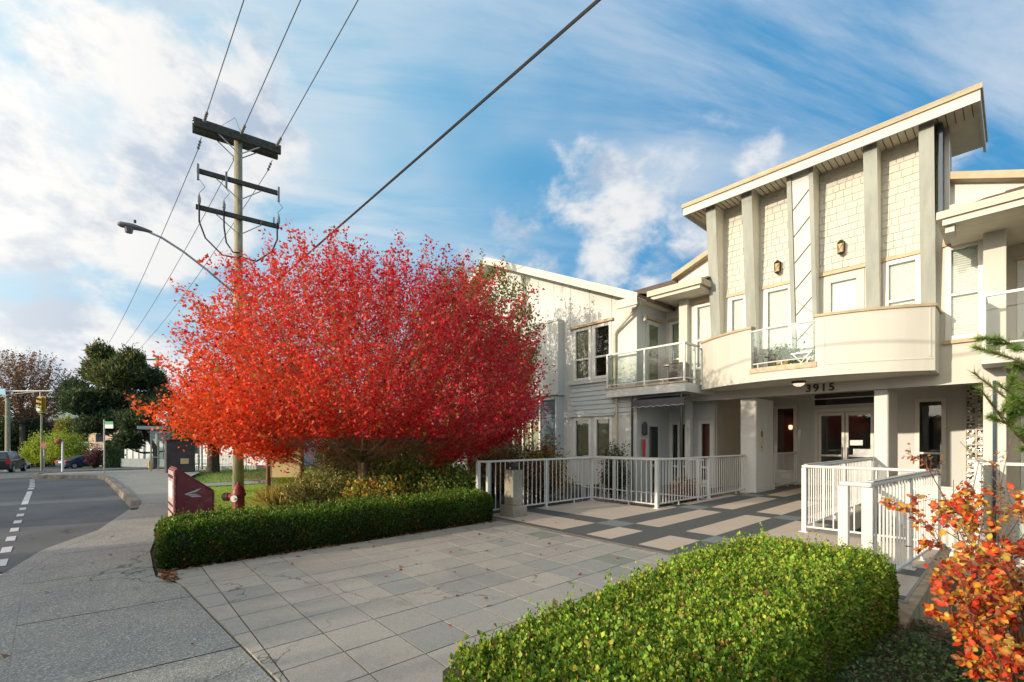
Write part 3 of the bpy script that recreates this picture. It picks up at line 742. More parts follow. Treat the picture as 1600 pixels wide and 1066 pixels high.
# ================================================================== BUILDING
YW = 13.65        # main upper wall
bld = thing('apartment_building', 'cream two storey apartment building with a tall finned entrance bay and curved balcony', 'building', (-3.6, 15, 0))
def P_(b, name, mat, parent=None, **k): return b.build(name, mat, parent or bld, **k)
def holed(b, x0, x1, z0, z1, y, th, holes):
    X = sorted({x0, x1, *[h[0] for h in holes], *[h[1] for h in holes]}); Z = sorted({z0, z1, *[h[2] for h in holes], *[h[3] for h in holes]})
    ins = lambda x, z: any(h[0] < x < h[1] and h[2] < z < h[3] for h in holes)
    solid = {}
    for i in range(len(X) - 1):
        for j in range(len(Z) - 1):
            solid[i, j] = not ins((X[i] + X[i + 1]) / 2, (Z[j] + Z[j + 1]) / 2)
    for (i, j), s in solid.items():
        if not s: continue
        a, c, d, e = X[i], X[i + 1], Z[j], Z[j + 1]
        b.quad((a, y, d), (c, y, d), (c, y, e), (a, y, e)); b.quad((c, y + th, d), (a, y + th, d), (a, y + th, e), (c, y + th, e))
        if not solid.get((i - 1, j)): b.quad((a, y, d), (a, y, e), (a, y + th, e), (a, y + th, d))
        if not solid.get((i + 1, j)): b.quad((c, y, d), (c, y + th, d), (c, y + th, e), (c, y, e))
        if not solid.get((i, j - 1)): b.quad((a, y, d), (a, y + th, d), (c, y + th, d), (c, y, d))
        if not solid.get((i, j + 1)): b.quad((a, y, e), (c, y, e), (c, y + th, e), (a, y + th, e))
def window(x0, x1, z0, z1, y, blind=blindm, room=None, trim=gold, sill=None, bars=(), mull=(), fw=.055, gl=glass, side=True, name='window', slats=True, partial=None):
    """frame + glass + slatted blind, set into a hole in a wall whose face is at y"""
    f = MB()
    f.box(x0 - .05, x0 + fw, y - .025, y + .06, z0 - .04, z1 + .04); f.box(x1 - fw, x1 + .05, y - .025, y + .06, z0 - .04, z1 + .04)
    f.box(x0 + fw, x1 - fw, y - .022, y + .06, z1 - fw, z1 + .04); f.box(x0 + fw, x1 - fw, y - .022, y + .06, z0 - .04, z0 + fw)
    for z in bars: f.box(x0 + fw, x1 - fw, y - .01, y + .05, z - .03, z + .03)
    for x in mull: f.box(x - .035, x + .035, y - .012, y + .05, z0 + fw, z1 - fw)
    fo = P_(f, name, framew, bevel=.006)
    g = MB(); g.quad((x0 + fw, y + .03, z0 + fw), (x1 - fw, y + .03, z0 + fw), (x1 - fw, y + .03, z1 - fw), (x0 + fw, y + .03, z1 - fw)); g.build('pane', gl, fo)
    if blind is not None:
        s = MB(); z = z0 + fw if partial is None else partial; 
        while z < z1 - fw:
            s.quad((x0 + fw, y + .075, z), (x1 - fw, y + .075, z), (x1 - fw, y + .098, z + .046), (x0 + fw, y + .098, z + .046)); z += .05
        s.box(x0 + fw, x1 - fw, y + .105, y + .115, z0 + fw if partial is None else partial, z1 - fw)
        s.build('blind', blind, fo)
    if trim is not None:
        t = MB(); t.box(x0 - .09, x1 + .09, y - .06, y + .0, z1 + .045, z1 + .13); t.build('head_trim', trim, fo)
    if sill is not None:
        t = MB(); t.box(x0 - .08, x1 + .08, y - .07, y - .001, z0 - .12, z0 - .042); t.build('sill', sill, fo)
    return fo
# -- central bay wall
bayw = [(-5.62, -5.20, 3.3, 5.66), (-4.66, -4.05, 3.3, 5.66), (-3.30, -2.46, 3.22, 5.66), (-2.06, -1.48, 3.8, 5.66)]
side_w = [(-6.66, -6.12, 3.72, 5.68), (-1.0, -.5, 3.72, 5.68)]
b = MB(); holed(b, -7.05, -.16, 2.72, 6.62, YW, .16, bayw + side_w); P_(b, 'wall', cream)
b = MB(); b.box(-6.1, -.98, YW - .0, YW + .5, 6.62, 8.36); b.box(-6.1, -6.05, YW - .02, YW + .0, 5.8, 8.3); P_(b, 'parapet_wall', cream)
for (x0, x1, z0, z1) in bayw[:2] + bayw[3:]:
    window(x0, x1, z0, z1, YW, bars=(4.75,) if x0 > -3 else (4.62,))
window(*side_w[0], YW, bars=(4.6,)); window(*side_w[1], YW, bars=(4.66,), sill=gold, fw=.05)
# balcony door
f = MB(); x0, x1 = -3.30, -2.46
f.box(x0, x0 + .16, YW - .02, YW + .06, 3.22, 5.66); f.box(x1 - .16, x1, YW - .02, YW + .06, 3.22, 5.66); f.box(x0 + .16, x1 - .16, YW - .02, YW + .06, 5.48, 5.66); f.box(x0 + .16, x1 - .16, YW - .02, YW + .06, 3.22, 3.6)
d = P_(f, 'balcony_door', M_plain('grey_blue_door', (.44, .46, .44), .5, .05, 4), bevel=.006)
g = MB(); g.quad((x0 + .16, YW + .03, 3.6), (x1 - .16, YW + .03, 3.6), (x1 - .16, YW + .03, 5.48), (x0 + .16, YW + .03, 5.48)); g.build('pane', glass, d)
g = MB(); g.box(x0 + .16, x1 - .16, YW + .08, YW + .09, 3.6, 5.48); g.build('blind', blindm, d)
g = MB(); g.box(x0 - .09, x1 + .09, YW - .06, YW, 5.69, 5.78); g.build('head_trim', gold, d)
g = MB(); g.bar((x1 - .09, YW - .07, 4.2), (x1 - .2, YW - .07, 4.2), .02, .02); g.build('handle', darkm, d)
# -- shingles
for (a, c) in ((-5.73, -5.03), (-4.77, -3.92), (-3.38, -2.34), (-2.12, -1.39)):
    b = MB(); z = 5.80; r = 0
    while z < 8.30:
        x = a - (random.uniform(.02, .14))
        while x < c:
            wd = random.choice((.13, .17, .20, .24)); lo = max(x, a); hi = min(x + wd - .010, c)
            if hi - lo > .03:
                k = .026 + random.uniform(-.003, .003); zz = z + random.uniform(-.004, .004); top = min(z + .21, 8.34)
                b.add([(lo, YW - k, zz), (hi, YW - k, zz), (hi, YW - .004, zz), (lo, YW - .004, zz), (lo, YW - .007, top), (hi, YW - .007, top)],
                      [(0, 1, 5, 4), (0, 3, 2, 1), (0, 4, 3), (1, 2, 5)])
            x += wd
        z += .176; r += 1
    P_(b, 'shingle_panel', cream)
# -- fins (wedge fins leaning out towards the street)
fins = [(-6.06, -5.78), (-5.07, -4.80), (-3.96, -3.85), (-3.47, -3.37), (-2.38, -2.12), (-1.42, -1.17)]
FT, FB = 13.02, 13.50
for (a, c) in fins:
    f = MB(); wth = (c - a)
    for (p, q) in ((a, c),):
        f.add([(a, FB, 3.2), (c, FB, 3.2), (c - .02, FB + .05, 3.2), (a + .02, FB + .05, 3.2), (a, FT, 8.30), (c, FT, 8.30), (c - .02, FT + .05, 8.30), (a + .02, FT + .05, 8.30)],
              [(0, 1, 5, 4), (1, 2, 6, 5), (3, 0, 4, 7), (2, 3, 7, 6), (4, 5, 6, 7)])
    fo = P_(f, 'fin', finm, bevel=.006)
    s = MB(); s.prism([(FB + .05, 3.2), (YW + .01, 3.2), (YW + .01, 8.32), (FT + .05, 8.30)], a + .02, c - .02, 'x'); s.build('fin_side', finside, fo)
# white lattice strip between the narrow pair
b = MB(); x0, x1 = -3.85, -3.47
b.add([(x0, FB + .04, 3.2), (x1, FB + .04, 3.2), (x1, FT + .04, 8.3), (x0, FT + .04, 8.3)], [(0, 1, 2, 3)]); lp = P_(b, 'lattice_panel', white_wall)
b = MB()
def fy(z): return FB + (FT - FB) * (z - 3.2) / 5.1 + .025
z = 3.45
while z < 7.8:
    b = MB(); b.bar((x0 + .01, fy(z), z), (x1 - .01, fy(z + .38), z + .38), .018, .012); b.build('diagonal_strip', darkm, lp); z += .66
z = 3.45
while z < 4.9:
    b = MB(); b.bar((x1 - .01, fy(z) - .01, z), (x0 + .01, fy(z + .38) - .01, z + .38), .012, .010); b.build('diagonal_strip', darkm, lp); z += .66
# -- flat feature roof
b = MB(); RX0, RX1, RY0, RY1 = -6.62, -.50, 12.82, 15.2
b.box(RX0, RX1, RY0 + .03, RY1, 8.34, 8.46); rf = P_(b, 'feature_roof', soffitm)
b = MB(); b.box(RX0 - .02, RX1 + .02, RY0 - .01, RY0 + .03, 8.20, 8.42); b.box(RX0 - .02, RX0 + .02, RY0 + .03, RY1, 8.20, 8.42); b.box(RX1 - .02, RX1 + .02, RY0 + .03, RY1, 8.20, 8.42); b.build('fascia', grey_wall, rf)
b = MB(); b.box(RX0 - .05, RX1 + .05, RY0 - .05, RY0 + .04, 8.42, 8.53); b.box(RX0 - .05, RX0 + .04, RY0 + .04, RY1, 8.42, 8.53); b.box(RX1 - .04, RX1 + .05, RY0 + .04, RY1, 8.42, 8.53); b.box(RX0 + .04, RX1 - .04, RY0 + .04, RY1, 8.465, 8.51); b.build('roof_edge', gold, rf)
b = MB(); x = RX0 + .15
while x < RX1 - .1: b.box(x, x + .012, RY0 + .05, YW - .02, 8.328, 8.341); x += .13
b.build('soffit_groove', darkm, rf)
b = MB(); b.box(-1.13, -1.06, YW - .35, YW + .1, 6.4, 8.3); P_(b, 'corner_flashing', navy)
# -- wall lanterns
for (lx, lz) in ((-4.32, 6.18), (-2.9, 6.26)):
    l = MB(); y = YW - .14
    l.box(lx - .05, lx + .05, YW - .05, YW - .03, lz - .02, lz + .18); l.bar((lx, YW - .04, lz + .15), (lx, y, lz + .2), .02, .02)
    l.lathe(lx, y, [(.02, .20), (.09, .13), (.085, .12)], 8, lz); l.lathe(lx, y, [(.07, -.13), (.08, -.12), (.02, -.17)], 8, lz)
    for k in range(4):
        a = PI / 4 + k * PI / 2; l.bar((lx + .078 * math.cos(a), y + .078 * math.sin(a), lz - .12), (lx + .088 * math.cos(a), y + .088 * math.sin(a), lz + .12), .013, .013)
        a2 = a + PI / 2
        l.bar((lx + .078 * math.cos(a), y + .078 * math.sin(a), lz - .1), (lx + .085 * math.cos(a2), y + .085 * math.sin(a2), lz + .1), .008, .008)
    lo = P_(l, 'wall_lantern', bronze)
    l = MB(); l.lathe(lx, y, [(.05, -.11), (.06, .1), (.03, .12)], 8, lz); l.build('lantern_glass', M_plain('amber_glass', (.5, .38, .2), .2, .1, 3), lo)
# -- curved balcony
CX, HALF, YE, SAG = -3.6, 2.47, 12.78, .88
RAD = (HALF ** 2 + SAG ** 2) / (2 * SAG); CY = YE - SAG + RAD
def arc(x, r=0.0):
    """point on the balcony curve at plan position x, moved outwards by r"""
    a = math.asin(max(-1, min(1, (x - CX) / RAD))); return (CX + (RAD + r) * math.sin(a), CY - (RAD + r) * math.cos(a))
def arc_wall(b, xa, xb, z0, z1, r0, r1, n=18):
    prev = None; o = len(b.v)
    for i in range(n + 1):
        x = xa + (xb - xa) * i / n
        p = arc(x, r1); q = arc(x, r0)
        b.v += [(p[0], p[1], z0), (p[0], p[1], z1), (q[0], q[1], z1), (q[0], q[1], z0)]
    for i in range(n):
        a = o + 4 * i; c = a + 4
        b.f += [(a, c, c + 1, a + 1), (a + 1, c + 1, c + 2, a + 2), (a + 2, c + 2, c + 3, a + 3), (a + 3, c + 3, c, a)]
    b.f += [(o, o + 1, o + 2, o + 3), (o + 4 * n + 3, o + 4 * n + 2, o + 4 * n + 1, o + 4 * n)]
XL, XR, XO0, XO1 = CX - HALF, CX + HALF, -4.43, -3.05
b = MB(); arc_wall(b, XL, XR, 2.96, 3.22, -.3, 0, 30); b.box(XL, XL + .12, YE, YW, 2.96, 3.22); b.box(XR - .12, XR, YE, YW, 2.96, 3.22); cb_ = P_(b, 'curved_balcony', cream)
b = MB(); arc_wall(b, XL, XO0, 3.22, 4.29, -.12, 0); b.box(XL, XL + .12, YE, YW, 3.22, 4.29); b.build('parapet', cream, cb_)
b = MB(); arc_wall(b, XO1, XR, 3.22, 4.29, -.12, 0); b.box(XR - .12, XR, YE, YW, 3.22, 4.29); b.build('parapet', cream, cb_)
b = MB(); n = 30; pts = [arc(XL + (XR - XL) * i / n, -.02) for i in range(n + 1)]
b.prism([(p[0], p[1]) for p in pts] + [(XR, YW + .1), (XL, YW + .1)], 2.975, 3.2, 'z'); b.build('soffit', soffitm, cb_)
b = MB(); arc_wall(b, XL, XO0 + .02, 4.292, 4.35, -.16, .035); b.box(XL - .035, XL + .15, YE, YW, 4.292, 4.35); b.build('parapet_cap', gold, cb_); b = MB(); arc_wall(b, XO1 - .02, XR, 4.292, 4.35, -.16, .035); b.box(XR - .15, XR + .035, YE, YW, 4.292, 4.35); b.build('parapet_cap', gold, cb_)
b = MB(); arc_wall(b, XO0 - .03, XO1 + .03, 3.17, 3.29, -.04, .03, 8); b.build('sill_board', M_plain('worn_tan_wood', (.50, .38, .27), .7, .2, 9), cb_)
b = MB()
for x in (XO1 + .16, XR - .08): arc_wall(b, x, x + .02, 3.25, 4.28, 0, .012, 1)
arc_wall(b, XO1 + .02, XR, 3.20, 3.215, 0, .010); b.build('panel_joint', grey_wall, cb_)
b = MB(); b.tube([(*arc(XO0 + (XO1 - XO0) * i / 8, -.03), 4.22) for i in range(9)], .024, 8); b.tube([(*arc(XO0 + .03 + (XO1 - XO0 - .06) * i / 8, -.03), 3.40) for i in range(9)], .016, 6)
for x in (XO0 + .15, XO0 + .7, XO1 - .15): b.tube([(*arc(x, -.03), 3.28), (*arc(x, -.03), 3.40)], .013, 6)
gr = P_(b, 'balcony_rail', railm)
b = MB(); arc_wall(b, XO0 + .02, XO1 - .02, 3.42, 4.20, -.035, -.028, 8); b.build('glass_panel', railglass, gr)
# under-balcony lamp, numbers
b = MB(); b.lathe(-3.60, 12.75, [(.15, .0), (.155, -.03), (.14, -.06)][::-1], 20, 2.975); pl_ = P_(b, 'porch_lamp', darkm)
b = MB(); b.lathe(-3.60, 12.75, [(.05, -.13), (.10, -.105), (.135, -.06)], 20, 2.975); b.build('lamp_glass', softlit, pl_)
for i, ch in enumerate('3915'):
    put_text(ch, .27, darkm, bld, Matrix.Translation((-3.62 + .168 * i, 13.60, 2.85)) @ FACE_STREET, 'house_number', .012, .004)
# -- beam and columns
b = MB(); b.box(-7.05, -.16, 13.62, 13.90, 2.72, 3.24); b.box(-.16, 7, 13.62, 13.9, 2.72, 3.24); P_(b, 'beam', cream)
for i, (a, c) in enumerate(((-5.36, -4.95), (-2.29, -2.04))):
    b = MB(); b.box(a, c, 13.72, 15.12, .0, 2.72); co_ = P_(b, 'column', white_wall, bevel=.01)
    b = MB(); b.box(a - .03, c + .03, 13.69, 15.15, .028, .16); b.build('base_trim', white_wall, co_)
    b = MB(); b.box(c - .001, c + .006, 14.05, 14.75, .9, 1.9) if i == 9 else b.box(c - .02, c + .012, 13.74, 13.80, .16, 2.7); b.build('corner_board', cream, co_)
b = MB(); b.box(-7.02, -6.84, 13.64, 13.82, -.6, 2.72); P_(b, 'post', white_wall)
b = MB(); b.box(-.46, -.14, 13.25, 13.7, -1.4, 6.2); P_(b, 'pier', cream, bevel=.01)
b = MB(); b.box(-.43, -.425, 13.2, 13.22, 0, 1); 
b = MB(); b.box(-4.945, -4.925, 14.02, 14.22, 1.20, 1.86); ic = P_(b, 'intercom', intercom, bevel=.004)
b = MB(); b.box(-4.925, -4.918, 14.06, 14.17, 1.62, 1.78); b.box(-4.925, -4.918, 14.06, 14.13, 1.3, 1.34); b.build('screen', darkm, ic)
# -- recessed porch back wall with entrance
YB = 17.4
ph = [(-5.62, -5.02, .45, 2.66), (-4.46, -2.80, .03, 2.54), (-4.46, -2.80, 2.66, 3.08), (-1.92, -1.36, .42, 2.66), (-8.8, -8.25, .5, 2.3)]
b = MB(); holed(b, -9.3, -.46, -.2, 3.12, YB, .12, ph); P_(b, 'porch_wall', grey_wall)
b = MB(); b.box(-9.3, -.40, 13.9, 17.6, 3.10, 3.2); b.box(-9.36, -9.28, 14, 17.5, -.3, 3.1); b.box(-.46, -.38, 13.72, 17.5, -.3, 3.1); P_(b, 'porch_ceiling', taupe)
b = MB()
for x in (-5.9, -4.9, -4.6, -2.7, -1.25, -.88): b.box(x - .03, x + .03, YB - .025, YB - .001, .05, 3.08)
b.box(-6.7, -4.6, YB - .022, YB - .001, 2.78, 2.84); b.box(-2.7, -.5, YB - .022, YB - .001, 2.78, 2.84); P_(b, 'panel_batten', grey_wall)
# entrance doors
b = MB()
for (a, c) in ((-4.46, -4.36), (-2.90, -2.80)): b.box(a, c, YB - .03, YB + .1, .03, 2.54)
b.box(-4.36, -2.90, YB - .03, YB + .1, 2.42, 2.54)
ed = P_(b, 'entrance_frame', framew, bevel=.005)
for (a, c, hx_) in ((-4.35, -3.64, -3.70), (-3.62, -2.91, -3.56)):
    b = MB(); b.box(a, a + .08, YB - .01, YB + .04, .05, 2.41); b.box(c - .08, c, YB - .01, YB + .04, .05, 2.41); b.box(a + .08, c - .08, YB - .01, YB + .04, 2.31, 2.41); b.box(a + .08, c - .08, YB - .01, YB + .04, .05, .22); b.box(a + .08, c - .08, YB - .012, YB + .04, 1.0, 1.06)
    dd = P_(b, 'entrance_door', framew, bevel=.004)
    b = MB(); b.quad((a + .08, YB + .015, .22), (c - .08, YB + .015, .22), (c - .08, YB + .015, 2.31), (a + .08, YB + .015, 2.31)); b.build('pane', glass, dd)
    b = MB(); b.box(hx_ - .015, hx_ + .015, YB - .07, YB - .05, .85, 1.3); b.box(hx_ - .01, hx_ + .01, YB - .06, YB, .88, .9); b.box(hx_ - .01, hx_ + .01, YB - .06, YB, 1.25, 1.27); b.build('handle', darkm, dd)
b = MB(); b.box(-3.50, -3.18, YB - .004, YB + .004, 1.36, 1.52); b.box(-3.42, -2.98, YB - .02, YB - .014, 1.0, 1.25); P_(b, 'paper_notice', signwhite)
b = MB(); b.quad((-4.46, YB + .04, 2.66), (-2.8, YB + .04, 2.66), (-2.8, YB + .04, 3.08), (-4.46, YB + .04, 3.08)); tg = P_(b, 'transom', darkglass)
b = MB(); b.box(-4.46, -2.8, YB - .01, YB + .05, 2.85, 2.88); b.build('transom_bar', framew, tg)
window(*ph[0], YB, blind=None, trim=None, fw=.05, gl=glass); window(*ph[3], YB, blind=None, trim=None, fw=.05, gl=glass, bars=(1.15,))
window(*ph[4], YB, blind=None, trim=None, fw=.05)
# interior rooms
b = MB(); b.box(-6.0, -.5, YB + 3.0, YB + 3.05, 0, 3.1); P_(b, 'lobby_wall', greyroom)
b = MB(); b.box(-6.0, -4.95, YB + .7, YB + .75, .2, 3.0); P_(b, 'red_curtain', redroom)
b = MB(); b.box(-4.9, -4.85, YB + .13, YB + 3, 0, 3.1); b.box(-2.2, -2.15, YB + .13, YB + 3, 0, 3.1); b.box(-1.7, -.5, YB + 1.4, YB + 1.45, 0, 3.1); P_(b, 'lobby_partition', greyroom)
b = MB(); b.box(-9.4, 0, YB + .13, YB + 3, -.02, .02); b.box(-9.4, 0, YB + .13, YB + 3, 3.1, 3.14); P_(b, 'lobby_floor', darkroom)
for (x, y, z) in ((-5.35, YB + .64, 1.98), (-1.42, YB + 1.33, 2.0)):
    b = MB(); b.lathe(x, y, [(.03, -.08), (.06, -.05), (.065, .06), (.03, .08)], 12, z); P_(b, 'wall_sconce', warmlit)
# glass block columns and cream panel
def glass_blocks(xa, nx, za, zb):
    z = za; j = MB(); zz = za
    while zz < zb + .05: j.box(xa, xa + nx * .2, YB - .062, YB - .003, zz - .013, zz + .013); zz += .2
    for i in range(nx + 1): j.box(xa + i * .2 - .013, xa + i * .2 + .013, YB - .064, YB - .002, za, zb)
    mo = P_(j, 'glass_block_wall', cream)
    while z < zb - .1:
        for i in range(nx):
            b = MB(); x = xa + i * .2
            for (u, v, q) in ((.015, .185, 0),):
                for a in range(3):
                    for c in range(3):
                        b.cur = random.choice([(.55, .50, .38), (.05, .05, .035), (.20, .18, .12), (.02, .02, .015), (.8, .75, .6)])
                        dx = .048; x0 = x + .028 + a * dx; z0 = z + .028 + c * dx; d = random.uniform(0, .012)
                        b.quad((x0, YB - .055 + d, z0), (x0 + dx, YB - .055 + random.uniform(0, .012), z0), (x0 + dx, YB - .055 + d, z0 + dx), (x0, YB - .055 + random.uniform(0, .012), z0 + dx))
            b.build('glass_block', glassblock, mo)
        z += .2
glass_blocks(-.93, 2, .0, 3.0); glass_blocks(-6.62, 1, .0, 3.0)
b = MB(); b.box(-7.7, -6.7, YB - .06, YB - .002, .0, 2.55); P_(b, 'service_door', taupe, bevel=.01)
# inner return wall between patio and porch


# -- patio recess under the left balcony (lower floor)
YL = 14.25
b = MB(); lh = [(-6.82, -6.44, .2, 2.1), (-7.82, -7.12, .1, 2.1)]
holed(b, -9.2, -6.35, -.62, 3.1, YL, .12, lh); P_(b, 'patio_back_wall', grey_wall)
window(*lh[1], YL, blind=None, trim=None, bars=(.65,), mull=(-7.55,), gl=glass); window(*lh[0], YL, blind=None, trim=None, gl=glass, bars=(.65,))
b = MB(); b.box(-9.2, -7.0, YL + 1.2, YL + 1.25, -.6, 3); P_(b, 'patio_room_wall', darkroom); b = MB(); b.box(-6.88, -6.40, YL + .2, YL + .22, 0, 2.4); P_(b, 'red_curtain', redroom); b = MB(); b.box(-6.38, -6.33, YL + .12, 17.4, -.3, 3.1); P_(b, 'return_wall', taupe)
# -- upper recess behind the left balcony
b = MB(); uh = [(-7.72, -7.16, 3.5, 5.42)]
holed(b, -7.95, -7.04, 3.1, 6.3, 14.05, .12, uh); P_(b, 'recess_wall', cream)
window(*uh[0], 14.05, blind=blindg, bars=(4.2,), trim=gold)
b = MB(); b.box(-7.12, -6.84, 13.45, 13.75, 3.1, 6.25); P_(b, 'balcony_pier', cream, bevel=.01)
# glazed door on the wing's side wall (faces +x)
b = MB(); XD = -7.90
b.box(XD, XD + .05, 12.82, 12.94, 3.2, 5.36); b.box(XD, XD + .05, 13.5, 13.62, 3.2, 5.36); b.box(XD, XD + .05, 12.94, 13.5, 5.22, 5.36); b.box(XD, XD + .05, 12.94, 13.5, 3.2, 3.45); b.box(XD, XD + .045, 12.94, 13.5, 4.1, 4.18)
sd = P_(b, 'side_door', cream)
b = MB(); b.box(XD - .01, XD + .02, 12.94, 13.5, 3.45, 5.22); b.build('blind', blindg, sd)
b = MB(); b.quad((XD + .035, 12.94, 3.45), (XD + .035, 13.5, 3.45), (XD + .035, 13.5, 5.22), (XD + .035, 12.94, 5.22)); b.build('pane', glass, sd)
b = MB(); b.box(XD, XD + .10, 12.76, 13.68, 5.38, 5.46); b.build('head_trim', gold, sd)
b = MB()
b.box(XD, XD + .05, 12.82, 12.94, -.55, 2.1); b.box(XD, XD + .05, 13.5, 13.62, -.55, 2.1); b.box(XD, XD + .05, 12.94, 13.5, 1.96, 2.1); b.box(XD, XD + .05, 12.94, 13.5, -.55, -.2); b.box(XD, XD + .045, 12.94, 13.5, .66, .74)
sd = P_(b, 'patio_door', grey_wall)
b = MB(); b.box(XD - .01, XD + .02, 12.94, 13.5, -.2, 1.96); b.build('blind', M_plain('dim_curtain', (.16, .17, .14), .8, .2, 3), sd)
b = MB(); b.quad((XD + .035, 12.94, -.2), (XD + .035, 13.5, -.2), (XD + .035, 13.5, 1.96), (XD + .035, 12.94, 1.96)); b.build('pane', glass, sd)
b = MB(); b.lathe(XD + .1, 12.6, [(.05, -.22), (.08, -.18), (.08, .1), (.03, .2)], 8, 1.9); P_(b, 'wall_lantern', darkm)
b = MB(); b.tube([(XD + .12, 12.52, 1.55), (XD + .12, 12.52, 1.0)], [.05, .04], 8); P_(b, 'hanging_ornament', redp)
# wall lantern on wing side
b = MB(); b.lathe(XD + .1, 12.6, [(.03, -.1), (.05, -.08), (.06, .05), (.02, .12)], 8, 5.35); P_(b, 'wall_lantern', gutterm)
# -- left balcony
b = MB(); b.box(-8.82, -6.15, 11.98, 12.34, 2.88, 3.14); b.box(-7.88, -6.15, 12.34, 14.05, 2.88, 3.14); lb = P_(b, 'left_balcony_slab', grey_wall, bevel=.008)
b = MB(); b.box(-8.85, -6.12, 11.95, 12.05, 3.14, 3.19); b.build('slab_trim', M_plain('tan_slab_trim', (.42, .34, .25), .7, .15, 5), lb)
def glass_rail(path, z0, z1, posts, name='glass_railing', parent=None, post_w=.05, low=.14):
    b = MB()
    for p in posts: b.box(p[0] - post_w / 2, p[0] + post_w / 2, p[1] - post_w / 2, p[1] + post_w / 2, z0 - .12, z1)
    for p, q in zip(path, path[1:]):
        b.bar((*p, z1 - .02), (*q, z1 - .02), .065, .05); b.bar((*p, z0 + low), (*q, z0 + low), .04, .03)
        L = math.dist(p, q)
        if L > 1:
            m = ((p[0] * .5 + q[0] * .5), (p[1] + q[1]) / 2); 
    for p, q in zip(path, path[1:]):
        if math.dist(p, q) > 1.1:
            for t in (.25, .75):
                x = p[0] + (q[0] - p[0]) * t; y = p[1] + (q[1] - p[1]) * t; b.tube([(x, y, z0 - .02), (x, y, z0 + low)], .012, 6)
    o = b.build(name, railm, parent)
    g = MB()
    for p, q in zip(path, path[1:]):
        g.quad((*p, z0 + low + .02), (*q, z0 + low + .02), (*q, z1 - .05), (*p, z1 - .05))
    g.build('glass_panel', railglass, o); return o
glass_rail([(-8.8, 12.28), (-8.8, 12.02), (-6.2, 12.02), (-6.2, 12.9)], 3.14, 4.27, [(-8.8, 12.28), (-8.8, 12.02), (-7.45, 12.02), (-6.2, 12.02), (-6.2, 12.62)], 'balcony_railing', bld)
glass_rail([(-6.16, 12.9), (-6.05, 13.3)], 3.14, 4.2, [(-6.16, 13.0)], 'balcony_railing', bld)
b = MB(); b.tube([(-7.9, 12.05, 2.88), (-7.9, 12.05, -.6)], .035, 8); b.tube([(-6.3, 12.05, 2.88), (-6.3, 12.05, -.6)], .035, 8); P_(b, 'support_post', darkm)
# awning (rolled canvas with scalloped valance)
b = MB(); x0, x1 = -7.86, -6.2; n = 22
for i in range(n):
    a = x0 + (x1 - x0) * i / n; c = x0 + (x1 - x0) * (i + 1) / n
    s0 = .03 * abs(math.sin(PI * i / 3.2)); s1_ = .03 * abs(math.sin(PI * (i + 1) / 3.2))
    b.quad((a, 12.5, 2.84), (c, 12.5, 2.84), (c, 12.02, 2.72), (a, 12.02, 2.72)); b.quad((a, 12.02, 2.72), (c, 12.02, 2.72), (c, 12.0, 2.50 + s1_), (a, 12.0, 2.50 + s0))
aw = P_(b, 'awning', greyawn)
b = MB(); b.tube([(x0 + (x1 - x0) * i / 44, 11.995, 2.50 + .03 * abs(math.sin(PI * i / 6.4))) for i in range(45)], .007, 4); b.build('valance_edge', railm, aw)

# -- left wing with gable
YG = 12.3; XA, ZA = -14.65, 9.07; SL = .447
roofz = lambda x: ZA - .16 - SL * abs(x - XA)
upw = [(-10.40, -9.72, 3.62, 5.36), (-9.55, -8.88, 3.62, 5.36)]; loww = [(-10.40, -9.72, .9, 2.26), (-9.50, -8.86, .9, 2.26)]
b = MB(); holed(b, -11.4, -7.90, -.6, 5.74, YG, .14, upw + loww)
b.prism([(-21.4, 5.7), (-21.4, 5.9), (XA, ZA - .2), (-7.90, roofz(-7.9)), (-7.90, 5.74)], YG, YG + .14); b.box(-21.4, -19.3, YG, YG + .14, -.6, 5.7)
b.box(-8.04, -7.90, YG + .14, 14.05, 3.1, 5.9); P_(b, 'wing_wall', white_wall)
b = MB(); b.box(-7.95, -7.9, YG + .14, 14.3, -.6, 3.1); P_(b, 'wing_side_wall', grey_wall)
b = MB()
for x in [-18.6, -17.8, -17.0, -16.2, -15.4, -14.6, -13.8, -13.0, -12.2, -11.4, -10.6, -9.75, -8.85]:
    zt = roofz(x) - .02; b.box(x - .012, x + .012, YG - .012, YG - .001, 5.75 if x < -10.9 else 5.55, zt)
b.box(-10.88, -7.9, YG - .02, YG - .001, 2.3, 2.33); P_(b, 'batten', grey_wall)
for i, r in enumerate(upw): window(*r, YG, blind=blindg if i == 0 else None, bars=(4.32,), trim=None, gl=glass)
for i, r in enumerate(loww): window(*r, YG, blind=blindg, trim=None, bars=(), gl=glass)
b = MB(); b.box(-10.6, -8.75, YG - .10, YG - .001, 5.42, 5.50); P_(b, 'window_trim', gold); b = MB(); b.box(-10.62, -8.72, YG - .08, YG - .0015, 3.46, 3.54); P_(b, 'window_trim', grey_wall); b = MB(); b.box(-10.6, -8.7, YG - .08, YG - .001, 2.33, 2.40); P_(b, 'window_trim', grey_wall)
# lap siding between the floors
b = MB(); z = 2.42
while z < 3.42:
    b.add([(-10.55, YG - .028, z), (-7.92, YG - .028, z), (-7.92, YG - .006, z + .15), (-10.55, YG - .006, z + .15), (-10.55, YG, z), (-7.92, YG, z)], [(0, 1, 2, 3), (4, 5, 1, 0)]); z += .155
P_(b, 'lap_siding', lapm)
